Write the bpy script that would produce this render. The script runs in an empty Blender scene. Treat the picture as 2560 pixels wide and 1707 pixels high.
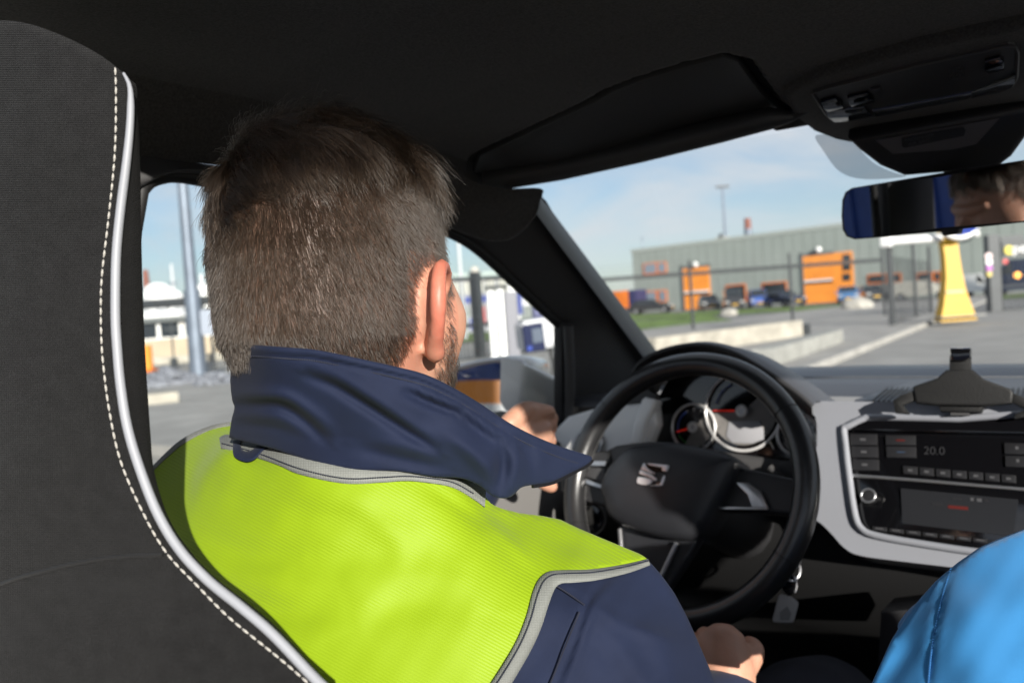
import bpy, bmesh, math, random
import numpy as np
from mathutils import Vector, Matrix
from mathutils.geometry import delaunay_2d_cdt
random.seed(7); rng = np.random.default_rng(7)
rad = math.radians
SC = bpy.context.scene
COL = SC.collection

# ------------------------------------------------------------------ camera
W, H, FPX = 2560, 1707, 1991.0
CAM = Vector((0.20, 0.0, 1.15))
PSI, PITCH, ROLL = rad(42), rad(-1.9), rad(4.1)
FWD = Vector((-math.sin(PSI)*math.cos(PITCH), math.cos(PSI)*math.cos(PITCH), math.sin(PITCH)))
R0 = Vector((math.cos(PSI), math.sin(PSI), 0)); U0 = R0.cross(FWD)
RT = R0*math.cos(ROLL) - U0*math.sin(ROLL)
UP = U0*math.cos(ROLL) + R0*math.sin(ROLL)
cam_d = bpy.data.cameras.new('camera'); cam = bpy.data.objects.new('camera', cam_d); COL.objects.link(cam)
cam.matrix_world = Matrix(((RT.x, UP.x, -FWD.x, CAM.x), (RT.y, UP.y, -FWD.y, CAM.y), (RT.z, UP.z, -FWD.z, CAM.z), (0, 0, 0, 1)))
cam_d.sensor_width = 36; cam_d.lens = 36*FPX/W; cam_d.clip_start = 0.02; cam_d.clip_end = 4000
cam_d.dof.use_dof = True; cam_d.dof.focus_distance = 0.55; cam_d.dof.aperture_fstop = 7.0; cam_d.dof.aperture_blades = 0
SC.camera = cam

# ------------------------------------------------------------------ light
SUN_AZ, SUN_EL = rad(118.5), rad(16)          # azimuth clockwise from +Y (the car's nose)
SUN = Vector((math.sin(SUN_AZ)*math.cos(SUN_EL), math.cos(SUN_AZ)*math.cos(SUN_EL), math.sin(SUN_EL)))
wd = bpy.data.worlds.new('World'); SC.world = wd; wd.use_nodes = True
nt = wd.node_tree; N = nt.nodes; L = nt.links
for n in list(N): N.remove(n)
out = N.new('ShaderNodeOutputWorld'); bg = N.new('ShaderNodeBackground'); bg.inputs[1].default_value = 0.052
sky = N.new('ShaderNodeTexSky'); sky.sky_type = 'NISHITA'; sky.sun_disc = False
sky.sun_elevation = SUN_EL; sky.sun_rotation = SUN_AZ; sky.air_density = 1.0; sky.dust_density = 0.6; sky.ozone_density = 3.5
tc = N.new('ShaderNodeTexCoord'); mp = N.new('ShaderNodeMapping'); mp.inputs['Scale'].default_value = (1.0, 1.0, 3.2)
mp.inputs['Rotation'].default_value = (0.0, 0.25, 0.3)
cl = N.new('ShaderNodeTexNoise'); cl.inputs['Scale'].default_value = 3.0; cl.inputs['Detail'].default_value = 7; cl.inputs['Roughness'].default_value = 0.55; cl.inputs['Distortion'].default_value = 0.6
cr_ = N.new('ShaderNodeValToRGB'); cr_.color_ramp.elements[0].position = 0.40; cr_.color_ramp.elements[1].position = 0.62
cr_.color_ramp.elements[0].color = (0.34, 0.34, 0.34, 1); cr_.color_ramp.elements[1].color = (0.97, 0.97, 0.97, 1)
mx = N.new('ShaderNodeMix'); mx.data_type = 'RGBA'; mx.inputs['B'].default_value = (5.6, 5.8, 6.1, 1)
L.new(tc.outputs['Generated'], mp.inputs['Vector']); L.new(mp.outputs[0], cl.inputs['Vector']); L.new(cl.outputs['Fac'], cr_.inputs[0])
L.new(cr_.outputs[0], mx.inputs['Factor']); L.new(sky.outputs[0], mx.inputs['A']); L.new(mx.outputs['Result'], bg.inputs[0]); L.new(bg.outputs[0], out.inputs[0])
sd = bpy.data.lights.new('sun', 'SUN'); sd.energy = 3.2; sd.angle = rad(0.6); sd.color = (1, 0.95, 0.87)
so = bpy.data.objects.new('sun', sd); COL.objects.link(so); so.rotation_euler = SUN.to_track_quat('Z', 'Y').to_euler(); so.location = (0, 0, 30)
SC.view_settings.view_transform = 'Standard'; SC.view_settings.look = 'None'; SC.view_settings.exposure = 1.35; SC.view_settings.gamma = 1
SC.view_settings.use_curve_mapping = False
SC.render.engine = 'CYCLES'
SC.cycles.use_denoising = True; SC.cycles.max_bounces = 8; SC.cycles.diffuse_bounces = 4; SC.cycles.glossy_bounces = 4
SC.cycles.transparent_max_bounces = 24; SC.cycles.sample_clamp_indirect = 8; SC.cycles.caustics_reflective = False; SC.cycles.caustics_refractive = False
SC.cycles_curves.shape = 'RIBBONS'

# ------------------------------------------------------------------ pixel helpers (a pixel is a direction; distance comes from the surface it lies on)
def ray(px, py): return FWD + RT*((px-1280)/FPX) - UP*((py-853.5)/FPX)
def P(px, py, d): return CAM + ray(px, py)*d
def on(px, py, p0, n):
    r = ray(px, py); return CAM + r*((p0-CAM).dot(n)/r.dot(n))
def PX(px, py, x): return on(px, py, Vector((x, 0, 0)), Vector((1, 0, 0)))
def PY(px, py, y): return on(px, py, Vector((0, y, 0)), Vector((0, 1, 0)))
def G(px, py, z=0.0): return on(px, py, Vector((0, 0, z)), Vector((0, 0, 1)))
def hit(px, py, fz, d0=0.25, d1=2.5):
    a, b = d0, d1
    f = lambda d: (lambda p: p.z - fz(p.x, p.y))(P(px, py, d))
    fa = f(a)
    for _ in range(50):
        m = 0.5*(a+b)
        if (f(m) > 0) == (fa > 0): a = m
        else: b = m
    return P(px, py, 0.5*(a+b))

# ------------------------------------------------------------------ materials
MATS = {}
def lin(r, g, b): return tuple(((c/255+0.055)/1.055)**2.4 if c/255 > 0.04045 else c/255/12.92 for c in (r, g, b))
def mat(name, col, rough=0.5, metal=0.0, var=0.0, vscale=20.0, bump=0.0, bscale=60.0, coat=0.0, sheen=0.0, sss=0.0, spec=0.5, emit=None, trans=0.0, coord='Object', bdist=0.002, detail=4):
    if name in MATS: return MATS[name]
    m = bpy.data.materials.new(name); m.use_nodes = True; t = m.node_tree; b = t.nodes['Principled BSDF']
    b.inputs['Base Color'].default_value = (*col, 1); b.inputs['Roughness'].default_value = rough; b.inputs['Metallic'].default_value = metal
    b.inputs['Coat Weight'].default_value = coat; b.inputs['Sheen Weight'].default_value = sheen; b.inputs['Specular IOR Level'].default_value = spec
    b.inputs['Coat Roughness'].default_value = 0.06
    if sheen: b.inputs['Sheen Roughness'].default_value = 0.4
    if sss: b.inputs['Subsurface Weight'].default_value = sss; b.inputs['Subsurface Radius'].default_value = (1, 0.35, 0.2); b.inputs['Subsurface Scale'].default_value = 0.006
    if emit: b.inputs['Emission Color'].default_value = (*emit[:3], 1); b.inputs['Emission Strength'].default_value = emit[3]
    if trans: b.inputs['Transmission Weight'].default_value = trans
    if var or bump:
        tcn = t.nodes.new('ShaderNodeTexCoord')
        if var:
            nz = t.nodes.new('ShaderNodeTexNoise'); nz.inputs['Scale'].default_value = vscale; nz.inputs['Detail'].default_value = 6; nz.inputs['Roughness'].default_value = 0.6
            t.links.new(tcn.outputs[coord], nz.inputs['Vector'])
            rp = t.nodes.new('ShaderNodeValToRGB'); rp.color_ramp.elements[0].position = 0.3; rp.color_ramp.elements[1].position = 0.7
            rp.color_ramp.elements[0].color = (*[c*(1-var) for c in col], 1); rp.color_ramp.elements[1].color = (*[min(1, c*(1+var)) for c in col], 1)
            t.links.new(nz.outputs['Fac'], rp.inputs[0]); t.links.new(rp.outputs[0], b.inputs['Base Color'])
        if bump:
            nb = t.nodes.new('ShaderNodeTexNoise'); nb.inputs['Scale'].default_value = bscale; nb.inputs['Detail'].default_value = detail
            t.links.new(tcn.outputs[coord], nb.inputs['Vector'])
            bp = t.nodes.new('ShaderNodeBump'); bp.inputs['Strength'].default_value = bump; bp.inputs['Distance'].default_value = bdist
            t.links.new(nb.outputs['Fac'], bp.inputs['Height']); t.links.new(bp.outputs[0], b.inputs['Normal'])
    MATS[name] = m; return m

def weave(name, col, rough, f1, f2, strength, dist=0.0006, var=0.25, sheen=0.0, ang=0.0, spec=0.3, colamt=0.35, vscale=6.0, tint=None, nscale=160):
    """cloth with crossing threads, laid out in the cloth's own UV"""
    if name in MATS: return MATS[name]
    m = mat(name, col, rough, sheen=sheen, spec=spec); t = m.node_tree; b = t.nodes['Principled BSDF']
    uv = t.nodes.new('ShaderNodeUVMap'); mpg = t.nodes.new('ShaderNodeMapping'); mpg.inputs['Rotation'].default_value = (0, 0, ang)
    t.links.new(uv.outputs[0], mpg.inputs['Vector'])
    w1 = t.nodes.new('ShaderNodeTexWave'); w1.inputs['Scale'].default_value = f1; w1.inputs['Distortion'].default_value = 0.6; w1.inputs['Detail'].default_value = 2; w1.inputs['Detail Scale'].default_value = 3
    t.links.new(mpg.outputs[0], w1.inputs['Vector'])
    h = w1.outputs['Fac']
    if f2:
        w2 = t.nodes.new('ShaderNodeTexWave'); w2.bands_direction = 'Y'; w2.inputs['Scale'].default_value = f2; w2.inputs['Distortion'].default_value = 0.6; w2.inputs['Detail'].default_value = 2; w2.inputs['Detail Scale'].default_value = 3
        t.links.new(mpg.outputs[0], w2.inputs['Vector'])
        ml = t.nodes.new('ShaderNodeMath'); ml.operation = 'MULTIPLY'; t.links.new(w1.outputs['Fac'], ml.inputs[0]); t.links.new(w2.outputs['Fac'], ml.inputs[1]); h = ml.outputs[0]
    nz = t.nodes.new('ShaderNodeTexNoise'); nz.inputs['Scale'].default_value = nscale; nz.inputs['Detail'].default_value = 3; t.links.new(uv.outputs[0], nz.inputs['Vector'])
    nl = t.nodes.new('ShaderNodeTexNoise'); nl.inputs['Scale'].default_value = vscale; nl.inputs['Detail'].default_value = 4; t.links.new(uv.outputs[0], nl.inputs['Vector'])
    ad = t.nodes.new('ShaderNodeMath'); ad.operation = 'MULTIPLY_ADD'; ad.inputs[1].default_value = 0.6; t.links.new(nz.outputs['Fac'], ad.inputs[0]); t.links.new(h, ad.inputs[2])
    bp = t.nodes.new('ShaderNodeBump'); bp.inputs['Strength'].default_value = strength; bp.inputs['Distance'].default_value = dist
    t.links.new(ad.outputs[0], bp.inputs['Height']); t.links.new(bp.outputs[0], b.inputs['Normal'])
    m1 = t.nodes.new('ShaderNodeMix'); m1.data_type = 'RGBA'; m1.inputs['A'].default_value = (*[c*(1-colamt) for c in col], 1); m1.inputs['B'].default_value = (*[min(1, c*(1+colamt*0.6)) for c in col], 1)
    t.links.new(ad.outputs[0], m1.inputs['Factor'])
    m2 = t.nodes.new('ShaderNodeMix'); m2.data_type = 'RGBA'; m2.blend_type = 'MULTIPLY'; m2.inputs['Factor'].default_value = 1.0
    rp = t.nodes.new('ShaderNodeValToRGB'); rp.color_ramp.elements[0].position = 0.3; rp.color_ramp.elements[1].position = 0.7
    rp.color_ramp.elements[0].color = (1-var, 1-var, 1-var, 1); rp.color_ramp.elements[1].color = (1, 1, 1, 1)
    t.links.new(nl.outputs['Fac'], rp.inputs[0]); t.links.new(m1.outputs['Result'], m2.inputs['A']); t.links.new(rp.outputs[0], m2.inputs['B'])
    t.links.new(m2.outputs['Result'], b.inputs['Base Color'])
    return m

def glass_mat(name, tint=(0.96, 0.98, 0.98), refl=0.05):
    if name in MATS: return MATS[name]
    m = bpy.data.materials.new(name); m.use_nodes = True; t = m.node_tree
    for n in list(t.nodes): t.nodes.remove(n)
    o = t.nodes.new('ShaderNodeOutputMaterial'); mxs = t.nodes.new('ShaderNodeMixShader'); tr = t.nodes.new('ShaderNodeBsdfTransparent'); gl = t.nodes.new('ShaderNodeBsdfGlossy')
    tr.inputs[0].default_value = (*tint, 1); gl.inputs['Roughness'].default_value = 0.02; mxs.inputs[0].default_value = refl
    t.links.new(tr.outputs[0], mxs.inputs[1]); t.links.new(gl.outputs[0], mxs.inputs[2]); t.links.new(mxs.outputs[0], o.inputs[0])
    MATS[name] = m; return m

# ------------------------------------------------------------------ objects
def link(o, parent):
    COL.objects.link(o)
    if parent is not None:
        o.parent = parent
        if parent.type == 'EMPTY': o.matrix_parent_inverse = Matrix.Translation(-parent.location)
    return o
def tag(o, label=None, cat=None, group=None, kind=None):
    if label: o['label'] = label
    if cat: o['category'] = cat
    if group: o['group'] = group
    if kind: o['kind'] = kind
    return o
def thing(name, loc, label, cat, group=None):
    o = bpy.data.objects.new(name, None); o.location = loc; o.empty_display_size = 0.05; COL.objects.link(o); return tag(o, label, cat, group)
def mk(name, verts, faces, m, parent=None, smooth=True, uv=None, sharp=None, fix=True):
    me = bpy.data.meshes.new(name); me.from_pydata([tuple(v) for v in verts], [], [tuple(f) for f in faces])
    if uv is not None:
        ul = me.uv_layers.new(name='UVMap'); idx = np.zeros(len(me.loops), dtype=np.int32); me.loops.foreach_get('vertex_index', idx)
        ul.data.foreach_set('uv', np.asarray(uv, dtype=np.float32)[idx].ravel())
    me.update()
    if fix:
        bm = bmesh.new(); bm.from_mesh(me); bmesh.ops.recalc_face_normals(bm, faces=bm.faces); bm.to_mesh(me); bm.free()
    if smooth:
        me.polygons.foreach_set('use_smooth', [True]*len(me.polygons))
        if sharp: me.set_sharp_from_angle(angle=rad(sharp))
    if m: me.materials.append(m)
    return link(bpy.data.objects.new(name, me), parent)
def from_bm(name, bm, m, parent=None, smooth=True, sharp=40):
    me = bpy.data.meshes.new(name); bmesh.ops.recalc_face_normals(bm, faces=bm.faces); bm.to_mesh(me); bm.free()
    if smooth:
        me.polygons.foreach_set('use_smooth', [True]*len(me.polygons))
        if sharp: me.set_sharp_from_angle(angle=rad(sharp))
    if m: me.materials.append(m)
    return link(bpy.data.objects.new(name, me), parent)
def cr(pts, n=8, closed=False):
    """Catmull-Rom through points (any dimension)"""
    pts = [np.asarray(p, float) for p in pts]; out_ = []; k = len(pts)
    rng_ = range(k if closed else k-1)
    for i in rng_:
        if closed: a, b, c, d = pts[i-1], pts[i], pts[(i+1) % k], pts[(i+2) % k]
        else: a, b, c, d = pts[max(i-1, 0)], pts[i], pts[i+1], pts[min(i+2, k-1)]
        for j in range(n):
            t = j/n; out_.append(0.5*(2*b+(c-a)*t+(2*a-5*b+4*c-d)*t*t+(3*b-a-3*c+d)*t**3))
    if not closed: out_.append(pts[-1])
    return out_
def resample(pts, n, closed=False):
    p = np.asarray(pts, float)
    if closed: p = np.vstack([p, p[:1]])
    s = np.r_[0, np.cumsum(np.linalg.norm(np.diff(p, axis=0), axis=1))]
    q = np.linspace(0, s[-1], n+1)[:-1] if closed else np.linspace(0, s[-1], n)
    return np.stack([np.interp(q, s, p[:, k]) for k in range(p.shape[1])], 1)
def tube(name, pts, r, m, parent=None, segs=10, closed=False, caps=True, bm=None):
    pts = [Vector(p) for p in pts]; k = len(pts); rs = r if hasattr(r, '__len__') else [r]*k
    V = []; Fc = []; prev = None
    for i, p in enumerate(pts):
        a = pts[(i-1) % k] if closed or i else pts[0]; b = pts[(i+1) % k] if closed or i < k-1 else pts[-1]
        tg = (b-a).normalized()
        if prev is None: u = tg.orthogonal().normalized()
        else: u = (prev - tg*prev.dot(tg)).normalized()
        prev = u; v = tg.cross(u)
        for j in range(segs):
            an = 2*math.pi*j/segs; V.append(p + (u*math.cos(an)+v*math.sin(an))*rs[i])
    for i in range(k if closed else k-1):
        for j in range(segs):
            a = i*segs+j; b = i*segs+(j+1) % segs; c = ((i+1) % k)*segs+(j+1) % segs; d = ((i+1) % k)*segs+j
            Fc.append((a, b, c, d))
    if caps and not closed:
        Fc.append(tuple(range(segs))[::-1]); Fc.append(tuple((k-1)*segs+j for j in range(segs)))
    if bm is not None:
        vs = [bm.verts.new(v) for v in V]
        for f in Fc: bm.faces.new([vs[i] for i in f])
        return bm
    return mk(name, V, Fc, m, parent, sharp=50)
def gridmesh(name, rows, m, parent=None, closed_u=False, closed_v=False, uv=False, sharp=None):
    nr, nc = len(rows), len(rows[0]); V = [Vector(p) for r in rows for p in r]; Fc = []
    for i in range(nr if closed_v else nr-1):
        for j in range(nc if closed_u else nc-1):
            Fc.append((i*nc+j, i*nc+(j+1) % nc, ((i+1) % nr)*nc+(j+1) % nc, ((i+1) % nr)*nc+j))
    UVs = [(j/max(nc-1, 1), i/max(nr-1, 1)) for i in range(nr) for j in range(nc)] if uv else None
    return mk(name, V, Fc, m, parent, uv=UVs, sharp=sharp)
def slab(name, pts, off, m, parent=None, bevel=0.0, segs=2, sharp=40):
    """polygon pts extruded by vector off, edges rounded"""
    bm = bmesh.new(); pts = [Vector(p) for p in pts]; off = Vector(off)
    a = [bm.verts.new(p) for p in pts]; b = [bm.verts.new(p+off) for p in pts]; n = len(pts)
    bm.faces.new(a); bm.faces.new(b[::-1])
    for i in range(n): bm.faces.new((a[i], b[i], b[(i+1) % n], a[(i+1) % n]))
    bmesh.ops.recalc_face_normals(bm, faces=bm.faces)
    if bevel:
        es = [e for e in bm.edges if (e.verts[0] in a and e.verts[1] in a)] + [e for e in bm.edges if (e.verts[0] in b and e.verts[1] in b)]
        bmesh.ops.bevel(bm, geom=es, offset=bevel, segments=segs, profile=0.6, affect='EDGES', clamp_overlap=True)
    return from_bm(name, bm, m, parent, sharp=sharp)
def box(name, lo, hi, m, parent=None, bevel=0.0, mtx=None, segs=2):
    bm = bmesh.new(); bmesh.ops.create_cube(bm, size=1)
    lo, hi = Vector(lo), Vector(hi)
    for v in bm.verts: v.co = Vector(((lo.x+hi.x)/2+v.co.x*(hi.x-lo.x), (lo.y+hi.y)/2+v.co.y*(hi.y-lo.y), (lo.z+hi.z)/2+v.co.z*(hi.z-lo.z)))
    if bevel: bmesh.ops.bevel(bm, geom=bm.edges[:], offset=bevel, segments=segs, affect='EDGES', clamp_overlap=True)
    if mtx is not None: bm.transform(mtx)
    return from_bm(name, bm, m, parent)
def tri_area_order(n): return n
class TPS:
    """thin-plate spline z(x, y)"""
    def __init__(s, pts, lam=1e-4):
        p = np.asarray(pts, float); s.x = p[:, :2]/1000; n = len(p)
        K = s.k(s.x, s.x) + lam*np.eye(n); Pm = np.c_[np.ones(n), s.x]
        A = np.zeros((n+3, n+3)); A[:n, :n] = K; A[:n, n:] = Pm; A[n:, :n] = Pm.T
        s.w = np.linalg.solve(A, np.r_[p[:, 2], 0, 0, 0])
    def k(s, a, b):
        r2 = ((a[:, None]-b[None])**2).sum(-1); return 0.5*r2*np.log(r2+1e-12)
    def __call__(s, xy):
        q = np.atleast_2d(np.asarray(xy, float))/1000
        return s.k(q, s.x)@s.w[:-3] + np.c_[np.ones(len(q)), q]@s.w[-3:]
def pdist(q, line):
    """distance of points to a polyline and the side sign, in pixels; also position along it 0..1"""
    q = np.asarray(q, float); l = np.asarray(line, float); best = np.full(len(q), 1e9); sg = np.zeros(len(q)); al = np.zeros(len(q))
    L_ = np.r_[0, np.cumsum(np.linalg.norm(np.diff(l, axis=0), axis=1))]
    for i in range(len(l)-1):
        a, b = l[i], l[i+1]; d = b-a; t = np.clip(((q-a)@d)/(d@d), 0, 1); c = a+t[:, None]*d; dd = np.linalg.norm(q-c, axis=1)
        s_ = np.sign((q-a)[:, 0]*d[1]-(q-a)[:, 1]*d[0]); m_ = dd < best
        best[m_] = dd[m_]; sg[m_] = s_[m_]; al[m_] = ((L_[i]+t*np.linalg.norm(d))/L_[-1])[m_]
    return best, sg, al
def fold_depth(q, folds):
    """folds: (polyline px, width px, amplitude m (+ = valley), lip): a crease with a raised lip on one side"""
    z = np.zeros(len(q))
    for line, w, a, lip in folds:
        d, s_, al = pdist(q, cr(line, 6)); e = np.sin(np.pi*np.clip(al*0.94+0.03, 0, 1))**0.6
        sd_ = d*s_
        z += a*e*np.exp(-(d/w)**2) - lip*e*np.exp(-((sd_-1.5*w)/(1.3*w))**2)
    return z
def sheet(name, outline, D, m, parent, step=14, off=0.0, folds=(), wrap=((3, 0.008), (2, 0.03), (-10, 0.07)), wrapset=None, noise=0.0, uvs=1/1000, jitter=0.25):
    """a cloth surface: outline in pixels, distance from D(px,py), edge turned back by rings (outward px, extra depth)"""
    ol = np.asarray(outline, float); per = np.linalg.norm(np.diff(np.vstack([ol, ol[:1]]), axis=0), axis=1).sum()
    nb = int(per/step); b = resample(ol, nb, closed=True)
    x0, y0 = b.min(0); x1, y1 = b.max(0); g = []
    for iy, y in enumerate(np.arange(y0+step/2, y1, step*0.87)):
        for x in np.arange(x0 + (step/2 if iy % 2 else 0), x1, step): g.append((x, y))
    g = np.array(g); d, _, _ = pdist(g, np.vstack([b, b[:1]])); g = g[d > step*0.55]
    vin = [Vector(p) for p in b]+[Vector(p) for p in g]
    res = delaunay_2d_cdt(vin, [], [list(range(nb))], 1, 1e-6)
    q = np.array([(v.x, v.y) for v in res[0]]); faces = [tuple(f) for f in res[2]]
    z = D(q) + off + fold_depth(q, folds)
    if noise: z = z + noise*(np.sin(q[:, 0]*0.021+q[:, 1]*0.013)*np.sin(q[:, 1]*0.024-q[:, 0]*0.009+1.3)+0.5*np.sin(q[:, 0]*0.05+2)*np.sin(q[:, 1]*0.043+q[:, 0]*0.02))
    V = [P(a[0], a[1], zz) for a, zz in zip(q, z)]; UV = [(a[0]*uvs, a[1]*uvs) for a in q]
    # boundary loop of the result in order
    origin = res[3]; loop = [None]*nb
    for i, o_ in enumerate(origin):
        for k in o_:
            if k < nb: loop[k] = i
    loop = [l for l in loop if l is not None]
    prev = loop; n = len(loop); lp = q[loop]; tg = np.roll(lp, -1, 0)-np.roll(lp, 1, 0); area = np.sum(lp[:, 0]*np.roll(lp[:, 1], -1)-np.roll(lp[:, 0], -1)*lp[:, 1])
    nrm = np.stack([tg[:, 1], -tg[:, 0]], 1)*(1 if area > 0 else -1); nrm /= np.linalg.norm(nrm, axis=1)[:, None]+1e-9
    for ow, dd in wrap:
        ring = []
        for j in range(n):
            pp = lp[j]+nrm[j]*ow; V.append(P(pp[0], pp[1], z[loop[j]]+dd)); UV.append((pp[0]*uvs, pp[1]*uvs)); ring.append(len(V)-1)
        for j in range(n): faces.append((prev[j], prev[(j+1) % n], ring[(j+1) % n], ring[j]))
        prev = ring
    return mk(name, V, faces, m, parent, uv=UV)
def ribbon(name, top, bot, D, m, parent, off=0.0, n=80, k=5, bulge=0.002, back=0.003):
    a = resample(cr(top, 8), n); b = resample(cr(bot, 8), n); rows = []; uvs = []
    for j in range(-1, k+1):
        t = min(max(j/(k-1), 0), 1); q = a*(1-t)+b*t; z = D(q)+off-bulge*4*t*(1-t)
        if j in (-1, k): z = z+back+bulge
        rows.append([P(x, y, zz) for (x, y), zz in zip(q, z)]); uvs += [(x/1000, y/1000) for x, y in q]
    nc = n; V = [p for r in rows for p in r]; Fc = [(i*nc+j, i*nc+j+1, (i+1)*nc+j+1, (i+1)*nc+j) for i in range(len(rows)-1) for j in range(nc-1)]
    return mk(name, V, Fc, m, parent, uv=uvs)
def text(name, body, size, origin, u, v, m, parent=None, extrude=0.0005, align='LEFT'):
    c = bpy.data.curves.new(name, 'FONT'); c.body = body; c.size = size; c.extrude = extrude; c.align_x = align; c.materials.append(m)
    tmp = bpy.data.objects.new(name, c); COL.objects.link(tmp); dg = bpy.context.evaluated_depsgraph_get(); me = bpy.data.meshes.new_from_object(tmp.evaluated_get(dg))
    COL.objects.unlink(tmp); bpy.data.objects.remove(tmp)
    u = Vector(u).normalized(); v = Vector(v).normalized(); w = u.cross(v); o0 = Vector(origin)
    me.transform(Matrix(((u.x, v.x, w.x, o0.x), (u.y, v.y, w.y, o0.y), (u.z, v.z, w.z, o0.z), (0, 0, 0, 1))))
    if not me.materials: me.materials.append(m)
    return link(bpy.data.objects.new(name, me), parent)
def disc(name, c, n, r, m, parent=None, thick=0.01, segs=32, bevel=0.0):
    n = Vector(n).normalized(); u = n.orthogonal().normalized(); v = n.cross(u); c = Vector(c)
    return slab(name, [c+(u*math.cos(a)+v*math.sin(a))*r for a in np.linspace(0, 2*math.pi, segs, endpoint=False)], -n*thick, m, parent, bevel)
def ring_pts(c, u, v, r, n=48, a0=0, a1=2*math.pi, r2=None):
    r2 = r2 or r; full = abs(a1-a0-2*math.pi) < 1e-6
    return [Vector(c)+u*(math.cos(a)*r)+v*(math.sin(a)*r2) for a in np.linspace(a0, a1, n, endpoint=not full)]
def capsules(name, chains, blobs, m, parent, voxel=0.005, smooth=6, extra=None, sub=0):
    """tapered limbs and rounded masses fused into one continuous skin"""
    bm = bmesh.new()
    for ch in chains:
        pts = [c[0] for c in ch]; rs = [c[1] for c in ch]
        if len(ch) > 2:
            q = cr([(*p, r) for p, r in zip(pts, rs)], 5); pts = [Vector(a[:3]) for a in q]; rs = [a[3] for a in q]
        tube(None, pts, rs, None, segs=14, bm=bm)
        for p, r in ((pts[0], rs[0]), (pts[-1], rs[-1])):
            bmesh.ops.create_icosphere(bm, subdivisions=2, radius=r*0.999, matrix=Matrix.Translation(p))
    for c, rx, mtx in blobs:
        mm = Matrix.Translation(Vector(c)) @ (mtx.to_4x4() if mtx is not None else Matrix()) @ Matrix.Diagonal((*rx, 1))
        bmesh.ops.create_icosphere(bm, subdivisions=3, radius=1, matrix=mm)
    if extra: extra(bm)
    me = bpy.data.meshes.new(name); bm.to_mesh(me); bm.free()
    o = bpy.data.objects.new(name, me); COL.objects.link(o)
    md = o.modifiers.new('r', 'REMESH'); md.mode = 'VOXEL'; md.voxel_size = voxel
    if smooth: s_ = o.modifiers.new('s', 'SMOOTH'); s_.factor = 0.5; s_.iterations = smooth
    dg = bpy.context.evaluated_depsgraph_get(); me2 = bpy.data.meshes.new_from_object(o.evaluated_get(dg))
    COL.objects.unlink(o); bpy.data.objects.remove(o)
    me2.name = name; me2.polygons.foreach_set('use_smooth', [True]*len(me2.polygons))
    me2.materials.clear(); me2.materials.append(m)
    return link(bpy.data.objects.new(name, me2), parent)

# ================================================================== THE SETTING
M_paver = mat('paver', (0.30, 0.29, 0.275), 0.85, var=0.22, vscale=1.3, bump=0.4, bscale=30)
M_ground = mat('ground_soil', (0.27, 0.26, 0.24), 0.9, var=0.2, vscale=0.12, bump=0.3, bscale=4)
M_asph = mat('asphalt', (0.17, 0.17, 0.17), 0.9, var=0.2, vscale=0.4, bump=0.3, bscale=40)
M_conc = mat('concrete', (0.42, 0.40, 0.36), 0.85, var=0.25, vscale=2.5, bump=0.4, bscale=25)
M_sandc = mat('sand_concrete', (0.37, 0.345, 0.295), 0.9, var=0.28, vscale=2.2, bump=0.4, bscale=20)
M_kerb = mat('kerb_concrete', (0.33, 0.32, 0.30), 0.85, var=0.2, vscale=3)
M_grass = mat('grass', (0.12, 0.19, 0.04), 0.9, var=0.45, vscale=1.2, bump=1.0, bscale=6, bdist=0.2)
M_clad = mat('grey_cladding', (0.235, 0.265, 0.25), 0.55, var=0.06, vscale=0.3)
M_clad2 = mat('grey_cladding_dark', (0.12, 0.13, 0.13), 0.6, var=0.1, vscale=0.3)
M_orange = mat('orange_paint', (0.75, 0.26, 0.035), 0.5, var=0.1, vscale=1)
M_dorange = mat('deep_orange', (0.62, 0.16, 0.02), 0.5, var=0.1, vscale=1)
M_white = mat('white_paint', (0.8, 0.8, 0.8), 0.45, var=0.05, vscale=2)
M_black = mat('black_paint', (0.012, 0.013, 0.015), 0.5)
M_dgrey = mat('dark_grey_steel', (0.045, 0.05, 0.055), 0.5, metal=0.2, var=0.15, vscale=3)
M_mast = mat('galvanised_blue_grey', (0.16, 0.19, 0.24), 0.5, metal=0.35, var=0.15, vscale=2)
M_yellow = mat('yellow_paint', (0.60, 0.34, 0.0), 0.45, var=0.05, vscale=2)
M_win = mat('dark_window', (0.02, 0.025, 0.03), 0.08, spec=0.8)
M_blue = mat('blue_sign', (0.03, 0.06, 0.32), 0.45)
M_red = mat('red_sign', (0.55, 0.05, 0.05), 0.5)
M_pink = mat('pale_pink_sign', (0.7, 0.55, 0.55), 0.5)
M_purple = mat('purple_sign', (0.35, 0.1, 0.4), 0.5)
M_tan = mat('tan_render', (0.45, 0.37, 0.27), 0.8, var=0.1, vscale=0.5)
M_rub = mat('grey_rubble', (0.20, 0.21, 0.24), 0.95, var=0.4, vscale=6, bump=1, bscale=8, bdist=0.1)
M_brick = mat('red_brown', (0.22, 0.09, 0.07), 0.8, var=0.15, vscale=1)
M_tyre = mat('rubber', (0.015, 0.015, 0.016), 0.8)
M_rim = mat('alloy', (0.5, 0.5, 0.52), 0.3, metal=0.9)
M_lampg = mat('headlight_glass', (0.75, 0.75, 0.75), 0.1, metal=0.6)

# ground: one sheet to the horizon
g = []; S_ = 2200
mk('ground', [(-S_, -S_, -0.012), (S_, -S_, -0.012), (S_, S_, -0.012), (-S_, S_, -0.012)], [(0, 1, 2, 3)], M_ground, smooth=False)
bpy.data.objects['ground']['kind'] = 'structure'

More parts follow.
